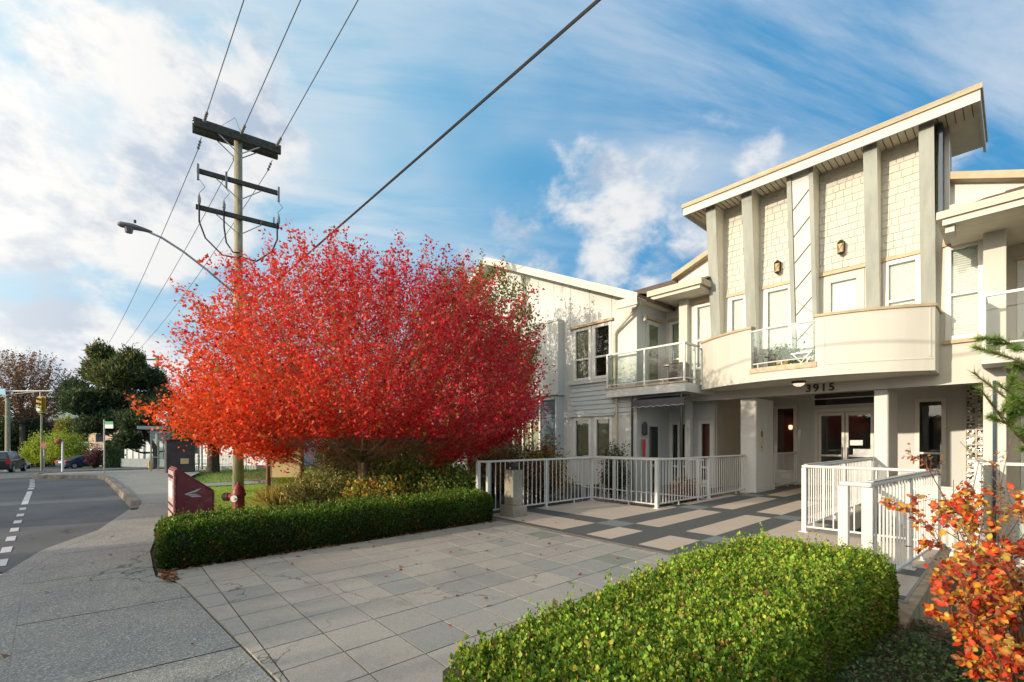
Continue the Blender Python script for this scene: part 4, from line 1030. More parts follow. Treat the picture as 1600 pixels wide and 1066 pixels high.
# bay
YBay = 11.98
bh = [(-12.75, -11.95, 3.6, 5.3), (-12.62, -11.75, .85, 2.26)]
bh2 = [(-16.2, -13.4, 3.6, 5.3), (-16.2, -13.4, .85, 2.26)]
b = MB(); holed(b, -19.3, -10.92, 3.2, 5.78, YBay, .12, [(-13.3, -11.95, 3.6, 5.3), (-16.2, -14.2, 3.6, 5.3)]); b.box(-10.94, -10.90, YBay + .002, YG + .02, 3.2, 5.78); b.box(-19.3, -10.92, YBay + .12, YG, 3.2, 3.3); b.box(-19.3, -10.92, YBay - .03, YG, 5.78, 5.86); P_(b, 'bay_wall', white_wall)
b = MB(); holed(b, -19.3, -10.99, -.6, 3.14, YBay + .06, .12, [(-13.3, -11.85, .85, 2.26), (-16.2, -14.2, .85, 2.26)]); b.box(-11.0, -10.96, YBay + .062, YG + .02, -.6, 3.14); P_(b, 'bay_lower_wall', grey_wall)
window(-13.3, -11.95, 3.6, 5.3, YBay, blind=blindg, bars=(4.3,), mull=(-12.62,), trim=None); window(-16.2, -14.2, 3.6, 5.3, YBay, blind=blindg, bars=(4.3,), mull=(-15.2,), trim=None)
window(-13.3, -11.85, .85, 2.26, YBay + .06, blind=blindg, mull=(-12.8, -12.35), trim=None); window(-16.2, -14.2, .85, 2.26, YBay + .06, blind=blindg, mull=(-15.2,), trim=None)
b = MB()
for (xa, xb, za, zb) in ((-11.78, -11.05, -.5, 3.0), (-13.6, -11.85, 2.4, 3.0), (-14.1, -13.4, -.5, 3.0)):
    z = za
    while z < zb - .05:
        b.add([(xa, YBay + .03, z), (xb, YBay + .03, z), (xb, YBay + .052, min(z + .15, zb)), (xa, YBay + .052, min(z + .15, zb)), (xa, YBay + .06, z), (xb, YBay + .06, z)], [(0, 1, 2, 3), (4, 5, 1, 0)]); z += .15
P_(b, 'navy_siding', navy)
b = MB(); b.box(-19.35, -10.88, YBay - .06, YG, 3.14, 3.2); P_(b, 'bay_trim', grey_wall)
b = MB(); b.box(-11.86, -11.79, YBay, YBay + .06, -.5, 3.1); b.box(-11.04, -10.99, YBay, YBay + .06, -.5, 3.1); b.box(-13.6, -11.86, YBay + .0, YBay + .06, 2.3, 2.4); P_(b, 'corner_board', white_wall)
# gable roof of the wing
def slope_roof(xa, za, xb, zb, y0, y1, th, mat, name):
    b = MB(); b.prism([(xa, za), (xb, zb), (xb, zb - th), (xa, za - th)], y0, y1); return P_(b, name, mat)
wr = slope_roof(XA, ZA, -7.55, ZA - SL * 7.1, 11.75, 26, .10, roofm, 'wing_roof')
slope_roof(XA, ZA, -21.8, ZA - SL * 7.15, 11.75, 26, .10, roofm, 'wing_roof')
b = MB(); t = .25
b.prism([(XA, ZA + .015), (-7.50, ZA - SL * 7.15 + .015), (-7.50, ZA - SL * 7.15 - t), (XA, ZA - t - .02)], 11.70, 11.749)
b.prism([(XA, ZA + .015), (XA, ZA - t - .02), (-21.8, ZA - SL * 7.15 - t), (-21.8, ZA - SL * 7.15 + .015)], 11.70, 11.749)
b.box(-8.2, -7.5, 11.69, 11.76, 5.55, 5.80); b.build('barge_board', cream, wr)
b = MB(); b.prism([(XA, ZA - .105), (-7.55, ZA - SL * 7.1 - .105), (-7.55, ZA - SL * 7.1 - .12), (XA, ZA - .12)], 11.75, YG); b.prism([(XA, ZA - .105), (XA, ZA - .12), (-21.8, ZA - SL * 7.15 - .12), (-21.8, ZA - SL * 7.15 - .105)], 11.75, YG); b.build('soffit', soffitm, wr)

# downspout
b = MB(); b.tube([(-7.62, 11.95, 5.86), (-7.66, 12.1, 5.66), (-8.60, YG - .09, 5.02), (-8.66, YG - .08, 4.9), (-8.66, YG - .08, 2.95)], .045, 8); b.tube([(-8.60, YG - .07, 2.9), (-8.60, YG - .07, -.5)], .04, 8); P_(b, 'downspout', gutterm)
# -- roof between wing and entrance
b = MB(); b.add([(-7.7, 12.75, 6.12), (-6.0, 12.75, 6.12), (-6.0, 16.3, 7.72), (-12.4, 16.3, 7.72), (-8.9, 14.1, 6.72)], [(0, 1, 2, 3, 4)]); b.add([(-6.0, 16.3, 7.72), (-12.4, 16.3, 7.72), (-12.4, 21, 6), (-6, 21, 6)], [(0, 1, 2, 3)]); r2 = P_(b, 'main_roof', roofm)
b = MB(); b.box(-7.74, -6.0, 12.62, 12.75, 6.0, 6.17); b.box(-6.08, -5.98, 12.75, YW, 6.0, 6.17); b.build('gutter', gutterm, r2)
b = MB(); b.box(-7.66, -6.08, 12.75, 14.1, 5.93, 5.99); b.box(-7.9, -7.66, 12.2, 14.1, 5.8, 5.9); b.build('soffit', soffitm, r2)
b = MB(); b.box(-7.66, -6.08, 12.70, 12.76, 5.90, 6.0); b.build('fascia', cream, r2)
b = MB(); b.box(-8.0, -7.6, 15.4, 15.8, 7.35, 7.6); b.build('roof_vent', darkm, r2)
# upper box behind the fins with low gable
b = MB(); b.prism([(-7.4, 6.5), (-7.4, 6.78), (-3.6, 8.25), (.25, 6.72), (.25, 6.5)], 13.95, 19); P_(b, 'upper_gable', white_wall)
b = MB(); b.prism([(-7.5, 6.74), (-7.5, 6.9), (-3.6, 8.42), (-3.6, 8.26)], 13.7, 19.1); b.prism([(.35, 6.68), (.35, 6.84), (-3.6, 8.42), (-3.6, 8.26)], 13.7, 19.1); P_(b, 'gable_trim', gold)
# -- right side
b = MB(); b.add([(-1.0, 12.05, 5.86), (9, 12.05, 5.86), (9, 16.5, 7.85), (.6, 16.5, 7.85)], [(0, 1, 2, 3)]); b.add([(.6, 16.5, 7.85), (9, 16.5, 7.85), (9, 21, 5.9), (.6, 21, 5.9)], [(0, 1, 2, 3)]); r3 = P_(b, 'right_roof', roofm)
b = MB(); b.box(-1.04, 9, 11.93, 12.05, 5.76, 5.90); b.box(-1.04, -.94, 12.05, YW, 5.76, 5.90); b.build('gutter', gutterm, r3)
b = MB(); b.box(-.96, 9, 11.99, 12.06, 5.64, 5.755); b.build('fascia', cream, r3)
b = MB(); b.box(-.94, 9, 12.06, 14.6, 5.70, 5.75); b.build('soffit', soffitm, r3)
b = MB(); b.box(-.93, -.80, 12.1, 12.5, 5.52, 5.7); b.build('bracket', cream, r3)
b = MB(); rh = [(.05, 1.5, 3.3, 5.3), (.1, 1.6, .3, 2.3), (3.2, 4.8, 3.6, 5.3), (3.2, 4.8, .6, 2.3)]
holed(b, -.16, 9, -1.4, 5.9, 14.5, .14, rh); b.box(-.3, -.16, 13.68, 14.6, -1.4, 5.9); P_(b, 'right_wall', taupe)
for i, r in enumerate(rh): window(*r, 14.5, blind=None if i < 2 else blindm, mull=((r[0] + r[1]) / 2,), trim=gold, gl=glass)
b = MB(); b.box(-.46, 4.2, 12.45, 14.5, 2.96, 3.2); rb = P_(b, 'right_balcony_slab', cream, bevel=.01)
glass_rail([(-.42, 13.2), (-.42, 12.5), (4.1, 12.5)], 3.2, 4.29, [(-.42, 13.1), (-.42, 12.5), (1.1, 12.5), (2.6, 12.5), (4.1, 12.5)], 'balcony_railing', bld)
b = MB(); b.box(4.1, 4.4, 12.5, 14.5, -1.4, 5.7); P_(b, 'pier', cream)
# gutter pipe by pier
b = MB(); b.tube([(-.30, 13.2, 2.7), (-.30, 13.2, -1.2)], .03, 6); P_(b, 'downspout', navy)
# building body behind so nothing shows through
b = MB(); b.box(-21.4, -21.3, 12.4, 26, -.6, 5.9); b.box(-21.3, 9, 25.9, 26, -.6, 5.9); b.box(8.9, 9, 14.6, 26, -1.4, 5.9); P_(b, 'rear_wall', cream)
b = MB(); b.box(-7.0, -.3, YW + 1.3, YW + 1.35, 3.2, 6.5); b.box(-21.2, -8.1, YG + 1.6, YG + 1.65, -.5, 6); b.box(-.1, 8.9, 16, 16.05, -1.3, 5.8); b.box(-7.9, -7.1, 15.0, 15.05, 3.2, 6.0); P_(b, 'interior_wall', darkroom)
b = MB(); b.box(-21.2, 8.8, 14.9, 25.8, 3.15, 3.2); b.box(-21.2, -8.1, 12.45, 14.9, 3.0, 3.05); P_(b, 'floor_slab', darkroom)

# ---- balcony objects
b = MB(); pr = thing('potted_plant', 'leafy green plant in a buff pot behind the curved balcony glass', 'potted plant', (-3.95, 12.75, 3.2))
b.lathe(-3.95, 12.75, [(.12, 0), (.13, .01), (.16, .3), (.17, .31), (.15, .31)], 14, 3.2); b.build('pot', terracotta, pr, smooth=False)
n = 500; P = np.array((-3.9, 12.75, 3.62)) + RNG.normal(0, 1, (n, 3)) * (.15, .13, .14)
leaf_cloud('foliage', P, unit(rnd_dir(n) + (0, 0, .5)), unit(rnd_dir(n) + (0, 0, 1)), RNG.uniform(.05, .10, n), pick([(.05, .12, .03), (.08, .16, .04)], n), 'leaf', glossleaf, pr)
ct = thing('balcony_table', 'low grey table with crossed legs on the curved balcony', 'table', (-3.5, 12.7, 3.2))
b = MB(); b.box(-3.72, -3.28, 12.55, 12.9, 3.62, 3.65); b.build('table_top', steel, ct)
for s in (-1, 1):
    b = MB(); b.bar((-3.68, 12.72 + .14 * s, 3.2), (-3.32, 12.72 + .14 * s, 3.62), .02, .02); b.bar((-3.32, 12.72 + .14 * s, 3.2), (-3.68, 12.72 + .14 * s, 3.62), .02, .02); b.build('leg', steel, ct)
bq = thing('barbecue', 'covered dark grill standing on the left glass balcony', 'barbecue', (-6.85, 12.9, 3.14))
b = MB(); b.box(-7.1, -6.6, 12.75, 13.15, 3.14, 3.85); b.build('cover', darkm, bq, bevel=.04)
b = MB(); b.box(-7.3, -7.1, 12.8, 13.1, 3.8, 3.84); b.build('side_shelf', gutterm, bq)

# ================================================================== RAILINGS
def picket_rail(name, label, path, posts, z0=.03, h=1.08, topm=railm, spacing=.105, gap=.09, double=()):
    t = thing(name, label, 'railing', (path[0][0], path[0][1], z0))
    for p, q in zip(path, path[1:]):
        b = MB(); P0 = Vector((*p, 0)); Q0 = Vector((*q, 0)); d = (Q0 - P0).normalized(); e = d * .03
        b.bar((*(P0 - e)[:2], z0 + h - .022), (*(Q0 + e)[:2], z0 + h - .022), .068, .044); b.build('top_rail', topm if isinstance(topm, bpy.types.Material) else topm[0], t, bevel=.016)
        b = MB(); b.bar((*p, z0 + gap), (*q, z0 + gap), .036, .028); br_ = b.build('bottom_rail', railm, t, bevel=.003)
        nsup = int(math.dist(p, q) / 1.25)
        for i in range(nsup):
            f_ = (i + .6) / nsup; x = p[0] + (q[0] - p[0]) * f_; y = p[1] + (q[1] - p[1]) * f_
            b = MB(); b.box(x - .012, x + .012, y - .012, y + .012, z0 + .006, z0 + gap - .013); b.box(x - .03, x + .03, y - .03, y + .03, z0, z0 + .006); b.build('foot', railm, br_)
    pm = None
    for (x, y, wd) in posts:
        b = MB(); k = wd / 2; b.box(x - k, x + k, y - k, y + k, z0, z0 + h - .045)
        po = b.build('post', railm, t, bevel=.004)
        b = MB(); b.box(x - k - .03, x + k + .03, y - k - .03, y + k + .03, z0, z0 + .012); b.build('foot_plate', railm, po)
    mb = MB(); mb.box(-.0078, .0078, -.0078, .0078, z0 + gap, z0 + h - .044); pk = mb.build('picket', railm, t)
    first = True; tl = t.location
    for p, q in zip(path, path[1:]):
        L = math.dist(p, q); n = int(round(L / spacing))
        for i in range(1, n):
            x = p[0] + (q[0] - p[0]) * i / n; y = p[1] + (q[1] - p[1]) * i / n
            if any(abs(x - a) < w_ / 2 + .02 and abs(y - c) < w_ / 2 + .02 for a, c, w_ in posts): continue
            if first: o = pk; first = False
            else: o = pk.copy(); COL.objects.link(o)
            o.parent = t; o.location = (x - tl.x, y - tl.y, -tl.z)
    return t
picket_rail('railing', 'white picket railing with two corners left of the patterned walkway', [(-7.0, 5.58), (-7.0, 8.92), (-5.23, 8.92), (-5.23, 13.72)],
            [(-7.0, 5.64, .06), (-7.0, 7.3, .05), (-7.0, 8.92, .07), (-5.23, 8.92, .07), (-5.23, 11.4, .06), (-5.23, 13.55, .05)], spacing=.13)
picket_rail('railing', 'white picket railing with a grey worn top from the entrance column to the hedge', [(-2.30, 13.7), (-2.30, 8.42), (-.72, 8.42), (-.93, 5.30), (-1.12, 5.32)],
            [(-2.30, 13.5, .06), (-2.30, 11.0, .05), (-2.30, 8.42, .065), (-.72, 8.42, .06), (-.825, 6.87, .05), (-.93, 5.30, .085), (-1.12, 5.32, .08)], spacing=.128)
b = MB(); b.bar((-2.30, 13.7, 1.117), (-2.30, 8.5, 1.117), .055, .008); b.bar((-.723, 8.36, 1.117), (-.925, 5.36, 1.117), .055, .008)
b.build('worn_handrail_cap', railtop, [o for o in bpy.data.objects if o.name.startswith('railing') and o.type == 'EMPTY'][-1])
picket_rail('railing', 'short white picket guard in front of the red lit window beside the doors', [(-4.97, 15.2), (-4.97, 17.3)], [(-4.97, 15.25, .04), (-4.97, 17.2, .04)], spacing=.11, h=1.1)
b = MB()
t = thing('railing', 'white post of the railing end beside the left hedge', 'railing', (-7.12, 5.52, 0))
b.box(-7.16, -7.09, 5.46, 5.53, -.25, 1.08); b.build('post', railm, t, bevel=.004)
b = MB(); b.bar((-7.16, 5.5, 1.09), (-6.98, 5.58, 1.09), .066, .042); b.build('top_rail', railm, t, bevel=.012)
glr = thing('railing', 'glass patio railing with white frame at the right edge by the bare shrub', 'railing', (-.47, 11.6, -1.3))
glass_rail([(-.47, 13.2), (-.47, 11.6), (3.6, 11.6)], -.4, 1.12, [(-.47, 11.6), (.55, 11.6), (1.6, 11.6), (2.6, 11.6), (3.6, 11.6)], 'frame', glr, .09, .1)
t = thing('railing', 'tubular white railing of the lower patio behind the picket corner', 'railing', (-9.2, 11.2, -.6))
b = MB(); b.bar((-9.2, 11.3, 1.02), (-5.3, 11.3, 1.02), .05, .04); b.build('top_rail', railm, t); b = MB(); b.bar((-9.2, 11.3, .05), (-5.3, 11.3, .05), .035, .03); b.build('bottom_rail', railm, t)
for x in (-9.2, -8.0, -6.8, -5.45):
    b = MB(); b.box(x - .025, x + .025, 11.275, 11.325, -.6, 1.0); b.build('post', railm, t)

# ================================================================== STREET OBJECTS NEAR
# hydrant
hx0, hy0 = -10.6, 2.02
t = thing('fire_hydrant', 'maroon fire hydrant with a black hose cap and a white side cap', 'fire hydrant', (hx0, hy0, 0))
b = MB(); b.lathe(hx0, hy0, [(.15, -.05), (.15, .03), (.115, .05), (.108, .36), (.13, .38), (.135, .42), (.125, .44), (.115, .5), (.085, .57), (.045, .61), (.03, .615), (.03, .655), (.0, .66)], 24); b.build('barrel', hydr, t, smooth=False, bevel=.004)
sd_ = Vector((-.668, -.744, 0)); fr_ = Vector((.744, -.668, 0)); c0 = Vector((hx0, hy0, .36))
b = MB(); b.tube([c0 + sd_ * .08, c0 + sd_ * .2], .066, 14); b.tube([c0 + sd_ * .2, c0 + sd_ * .21], .085, 14); cp = b.build('side_outlet', hydr, t)
b = MB(); b.tube([c0 + sd_ * .21, c0 + sd_ * .29], .085, 14); b.tube([c0 + sd_ * .29, c0 + sd_ * .34], [.045, .03], 8); b.build('hose_cap', blackm, t)
c0.z = .34; b = MB(); b.tube([c0 + fr_ * .08, c0 + fr_ * .135], .06, 14); b.build('front_outlet', hydr, t)
b = MB(); b.tube([c0 + fr_ * .135, c0 + fr_ * .16], .068, 16); b.tube([c0 + fr_ * .16, c0 + fr_ * .175], .03, 8); b.build('white_cap', signwhite, t)
# relay mail box with slanted top
t = thing('mail_box', 'slant topped maroon relay box with a white winged arrow emblem', 'mail box', (-9.35, .9, 0))
bx0, bx1, by0, by1 = -9.98, -9.10, .83, 1.38; zt0, zt1 = 1.03, .62
b = MB(); b.prism([(by0, 0), (by0, zt0), (by0 + .05, zt0 + .015), (by1, zt1 + .01), (by1, 0)], bx0, bx1, 'x'); b.build('body', boxm, t, bevel=.012)
b = MB(); b.prism([(by0 + .03, zt0 + .018), (by0 + .03, zt0 + .032), (by1 + .01, zt1 + .028), (by1 + .01, zt1 + .012)], bx0 - .01, bx1 + .006, 'x'); b.build('lid', M_plain('maroon_lid', (.20, .05, .05), .5, .2, 5), t)
b = MB(); b.box(bx0 + .04, bx1 - .03, by0 - .012, by0 - .001, .06, 1.0); dr_ = b.build('door_panel', boxs, t, bevel=.004)
b = MB(); b.box(bx0 + .1, bx1 - .1, by0 - .02, by0 - .0125, .30, .33); b.build('slot', blackm, dr_); b = MB(); b.box(bx0 + .1, bx1 - .1, by0 - .02, by0 - .0125, .42, .45); b.build('slot', blackm, dr_); b = MB(); b.box(bx0 + .1, bx1 - .1, by0 - .02, by0 - .0125, .88, .93); b.build('slot', blackm, dr_)
b = MB(); b.box(bx0 + .2, bx1 - .12, by0 - .018, by0 - .0125, .55, .82); b.build('label_plate', signwhite, dr_)
ex = bx1 + .003
def emb(pts): return [(ex, by0 + .55 * (.5 + u), .62 + v * .36) for u, v in pts]
b = MB()
for poly in ([(-.26, .02), (-.13, .10), (.16, .26), (.06, .12), (-.02, .07), (-.14, .03)], [(-.26, .02), (-.15, .01), (.02, .01), (.06, -.025), (-.20, -.03)], [(-.18, -.05), (.08, -.045), (.12, -.075), (-.14, -.08)], [(-.12, -.10), (.13, -.095), (.17, -.14), (-.07, -.145)]):
    b.quad(*emb(poly))
b.build('emblem', M_plain('worn_white_decal', (.52, .54, .55), .5, .2, 30, dirt=((.25, .08, .08), .5)), t)
b = MB(); b.box(bx1, bx1 + .004, by0 + .025, by0 + .031, .05, .97); b.box(bx1, bx1 + .004, by1 - .035, by1 - .029, .05, .60); b.box(bx1, bx1 + .004, by0 + .03, by1 - .03, .08, .085); b.build('seam', M_plain('dark_maroon_seam', (.05, .012, .015), .6, .2, 8), t)
for k in range(7): b = MB(); b.tube([(bx1, by0 + .015, .12 + k * .13), (bx1 + .005, by0 + .015, .12 + k * .13)], .006, 6); b.build('rivet', steel, t)
# bollard light
t = thing('bollard_light', 'square weathered concrete bollard with a black lamp cap behind the railing post', 'bollard light', (-6.62, 5.98, 0))
b = MB(); b.box(-6.82, -6.42, 5.80, 6.16, .03, .24); b.build('base_block', concrete, t, bevel=.012)
b = MB(); b.box(-6.76, -6.50, 5.86, 6.12, .24, .93); b.build('shaft', concrete, t, bevel=.012)
b = MB(); b.lathe(-6.63, 5.99, [(.07, .93), (.07, .95), (.04, .955), (.04, .975), (.085, .985), (.09, 1.05), (.06, 1.07)], 14); b.build('lamp_cap', darkm, t)
# entrance sign
t = thing('address_sign', 'cream address board on two brown posts standing in the lawn', 'sign', (-13.05, 3.6, 0))
A = Vector((-13.38, 3.25, 0)); B = Vector((-12.92, 3.95, 0)); dd_ = (B - A).normalized(); nn = Vector((dd_.y, -dd_.x, 0))
for p in (A, B):
    b = MB(); b.bar(p + Vector((0, 0, -.1)), p + Vector((0, 0, 1.42)), .09, .09); b.build('post', signbrown, t, bevel=.004)
b = MB(); b.bar(A + dd_ * .045 + Vector((0, 0, .92)), B - dd_ * .045 + Vector((0, 0, .92)), .04, .80); bd = b.build('board', creamsign, t, bevel=.004)
mid = (A + B) / 2 + nn * .024
Rm = Matrix(((dd_.x, 0, nn.x, mid.x), (dd_.y, 0, nn.y, mid.y), (0, 1, 0, 1.08), (0, 0, 0, 1)))
put_text('3915 Carey Rd', .098, signink, bd, Rm, 'lettering', .002); Rm2 = Rm.copy(); Rm2[2][3] = .965
put_text('Camas Pine Gate', .075, signink, bd, Rm2, 'lettering', .002); Rm3 = Rm.copy(); Rm3[2][3] = 1.2
b = MB(); b.add([tuple(mid + dd_ * x + Vector((0, 0, z))) for x, z in ((-.17, 1.16), (-.155, 1.24), (-.14, 1.16), (-.155, 1.13))], [(0, 1, 2, 3)]); b.build('emblem', signink, bd)
# thin grey stake
t = thing('stake', 'thin grey wooden stake standing before the cedar', 'stake', (-16.4, 4.8, 0)); b = MB(); b.bar((-16.4, 4.8, 0), (-16.4, 4.8, 1.9), .10, .10); b.build('pole', polewood, t)

# ================================================================== UTILITY POLE, LAMP, WIRES
px_, py_ = -15.05, 2.86; DZ = 13.1
t = thing('utility_pole', 'tall weathered wooden utility pole with three crossarms rising behind the red maple', 'utility pole', (px_, py_, 0))
b = MB(); b.tube([(px_, py_, -.1), (px_, py_, 4), (px_, py_, 10.15)], [.15, .125, .105], 14); b.build('pole', polewood, t, smooth=True)
arms = [(10.22, 1.06, .24, .11), (8.92, 1.0, .12, .09), (7.92, 1.02, .12, .09)]
def armpt(z, u, dx=0): return Vector((px_ + dx + u * .12, py_ - .0 + u, z))
for i, (z, hl, hh, ww) in enumerate(arms):
    for dx in ((-.16, .16) if i == 0 else (.14,)):
        b = MB(); b.bar(armpt(z, -hl, dx), armpt(z, hl, dx), ww, hh); b.build('crossarm', armwood, t, bevel=.006)
    b = MB()
    for s in (-1, 1):
        for dx in ((-.17, .17) if i == 0 else (.15,)): b.bar(armpt(z - .08, s * .55, dx), armpt(z - .48, s * .04, dx), .035, .02)
    b.build('brace', steel, t)
def insul(z, u, dx=0, kind=0):
    b = MB(); p = armpt(z, u, dx)
    if kind == 0: b.lathe(p.x, p.y, [(.015, 0), (.015, .08), (.05, .09), (.055, .11), (.03, .12), (.045, .14), (.045, .155), (.02, .19)], 10, p.z)
    else: b.lathe(p.x, p.y, [(.02, 0), (.035, .02), (.035, .05), (.045, .07), (.04, .14), (.045, .17), (.02, .26), (.01, .3)], 8, p.z)
    b.build('insulator', porcelain, t)
insul(10.34, -1.02, -.16); insul(10.34, -.42, -.16)
for u in (-.98, -.33, .98):
    b = MB(); p = armpt(8.9, u, .24); b.bar(p + Vector((0, 0, -.28)), p + Vector((0, 0, .16)), .05, .05); b.build('fuse_cutout', porcelain, t)
for u in (-.95, -.38, .99): insul(7.98, u, .2, 1)
b = MB(); b.bar(armpt(7.98, .86, .2), armpt(8.14, .86, .2), .04, .04); b.build('arrester', porcelain, t)
# drop cables to the pole
b = MB()
for u, zz in ((-.95, 6.75), (-.38, 6.9), (.95, 6.8)):
    p0 = armpt(8.0, u, .2); q = Vector((px_ + .12, py_, zz)); s = 1 if u > 0 else -1
    b = MB(); b.tube([p0, p0 + Vector((.02, 0, -.5)), Vector((p0.x, py_ + u * .85, 7.1)), Vector((px_ + .2, py_ + u * .45, zz - .05)), q], .022, 6); b.build('drop_cable', blackm, t)
    p1 = armpt(8.65, u, .24); b = MB(); b.tube([p1, (p1.x + .08, p1.y + .12, 8.45), armpt(8.28, u, .22)], .007, 4); b.build('jumper_cable', blackm, t)
b = MB(); b.tube([armpt(10.5, -.42, -.16), (px_ + .1, py_ - .1, 10.75), (px_ + .3, py_ + .05, 10.2)], .006, 4)
b.build('jumper_cable', blackm, t)
# the three line wires, dead-ended either side of the double arm
def wire(name, label, pts, r, grp=None):
    b = MB(); b.tube(pts, r, 5); return tag(b.build(name, darkm), label, 'cable', grp)
def sagline(a, c, sag, n=14):
    a = Vector(a); c = Vector(c); return [a + (c - a) * (i / n) - Vector((0, 0, 4 * sag * (i / n) * (1 - i / n))) for i in range(n + 1)]
lab = ['thin wire from the street end of the top crossarm', 'thin wire from the middle of the top crossarm', 'thin wire from the lawn end of the top crossarm']
for i, (u, tp, (sx, sy)) in enumerate(((-.85, (380, 0), 0) , (.02, (468, 0), 0), (.92, (557, 0), 0)) if False else ((-.85, None, (380, 0)), (.02, None, (468, 0)), (.92, None, (557, 0)))):
    a = armpt(10.25, u, .2); d = dirpx(sx, sy)
    # point of that sight line whose distance matches a wire parallel to the street
    kx = (10.45 - 1.5) / d.z; q = Vector((0, 0, 1.5)) + d * kx
    far = a + (q - a).normalized() * 46
    o = wire('power_line', lab[i] + ' passing over the camera', sagline(a + (far - a).normalized() * .55, far, .15), .010)
    b = MB(); dn = (far - a).normalized()
    for k in range(4): b.tube([a + dn * (.12 + k * .11), a + dn * (.17 + k * .11)], [.045, .03], 8)
    b.tube([a, a + dn * .56], .012, 5); b.build('strain_insulator', porcelain, t)
    a2 = armpt(10.05, u, -.2); far2 = Vector((-62, py_ + u - 3.2, 9.0)); dn = (far2 - a2).normalized() + Vector((0, 0, -.35)); dn.normalize()
    wire('power_line', lab[i] + ' running away down the street', sagline(a2 + dn * .5, far2, 1.1), .010)
    b = MB()
    for k in range(3): b.tube([a2 + dn * (.15 + k * .11), a2 + dn * (.2 + k * .11)], [.04, .028], 8)
    b.tube([a2, a2 + dn * .5], .012, 5); b.build('strain_insulator', porcelain, t)
q = Vector((0, 0, 1.5)) + dirpx(935, 0) * 6.05
a = Vector((px_, py_, 5.15)); far = a + (q - a) * 3.2
wire('service_cable', 'thick dark twisted cable crossing the sky from behind the maple', [a + (far - a) * (i / 12) for i in range(13)], .018)
# street lamp on the pole
t = thing('street_lamp', 'grey cobra head street lamp reaching over the road from the pole', 'street lamp', (px_, py_, 5.6))
pts = [(px_, py_ - .1, 5.75), (px_, py_ - .75, 6.25), (px_, py_ - 1.3, 6.62), (px_, py_ - 1.75, 6.85), (px_, py_ - 2.05, 6.93)]
b = MB(); b.tube(pts, .03, 8); b.build('arm', steel, t, smooth=True)
b = MB(); b.tube([(px_, py_ - 1.95, 6.93), (px_, py_ - 2.1, 6.95), (px_, py_ - 2.35, 6.96), (px_, py_ - 2.58, 6.945), (px_, py_ - 2.64, 6.93)], [.035, .05, .075, .07, .03], 10); hd = b.build('lamp_head', M_plain('lamp_head_grey', (.16, .17, .18), .5, .15, 5), t, smooth=True)
b = MB(); b.tube([(px_, py_ - 2.42, 6.90), (px_, py_ - 2.42, 6.78)], [.10, .075], 12); b.build('lens', M_plain('lamp_lens', (.10, .11, .16), .2, .1, 5, spec=.6), hd)
b = MB(); b.tube([(px_, py_ - 2.3, 7.07), (px_, py_ - 2.3, 7.14)], .03, 8); b.build('photocell', darkm, hd)

# ================================================================== VEGETATION NEAR
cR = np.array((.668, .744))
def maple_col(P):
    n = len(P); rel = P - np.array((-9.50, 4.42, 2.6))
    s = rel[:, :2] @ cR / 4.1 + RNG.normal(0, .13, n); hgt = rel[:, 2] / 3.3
    o = np.clip(.34 - s * .75 - np.maximum(hgt, 0) * .6 + RNG.normal(0, .17, n), 0, 1)[:, None]  # orange at lower left: leaf colour plus painted light through the leaves
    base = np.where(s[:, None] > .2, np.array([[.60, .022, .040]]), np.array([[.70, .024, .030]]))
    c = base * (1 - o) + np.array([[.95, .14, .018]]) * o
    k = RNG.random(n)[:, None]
    c = np.where(k < .08 + .16 * np.clip(hgt, 0, 1)[:, None], np.array([[.56, .15, .13]]), c); c = np.where((k > .90) & (k < .93), np.array([[.22, .02, .04]]), c); c = np.where((k > .965) & (hgt[:, None] < .5), np.array([[.30, .26, .03]]), c)  # pinkish upper leaves are lit highlights put into the colour
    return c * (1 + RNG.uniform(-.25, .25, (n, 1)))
mt = thing('maple_tree', 'broad red and orange maple spreading low over the left hedge', 'tree', (-9.64, 4.23, 0))
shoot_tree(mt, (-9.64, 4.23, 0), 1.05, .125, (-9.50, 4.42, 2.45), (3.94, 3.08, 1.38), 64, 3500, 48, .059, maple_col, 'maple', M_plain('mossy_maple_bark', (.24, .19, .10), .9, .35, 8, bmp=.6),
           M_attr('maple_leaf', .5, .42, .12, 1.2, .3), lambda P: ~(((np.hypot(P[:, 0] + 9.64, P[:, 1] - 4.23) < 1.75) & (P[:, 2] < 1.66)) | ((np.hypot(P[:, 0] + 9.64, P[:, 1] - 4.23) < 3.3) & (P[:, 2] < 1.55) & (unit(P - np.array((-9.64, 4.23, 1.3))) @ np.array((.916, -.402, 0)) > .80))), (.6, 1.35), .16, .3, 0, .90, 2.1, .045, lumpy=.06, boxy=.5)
yt = thing('small_tree', 'slender yellow green tree behind the right side of the red maple', 'tree', (-11.6, 8.6, 0))
shoot_tree(yt, (-11.6, 8.6, 0), 1.6, .09, (-11.4, 8.8, 4.4), (2.0, 2.7, 2.6), 30, 640, 34, .09, lambda P: pick([(.16, .20, .03), (.24, .22, .04), (.11, .15, .03), (.30, .20, .05)], len(P)), 'leaf', barkm, leafm, None, (.5, 1.1), .5, .2)

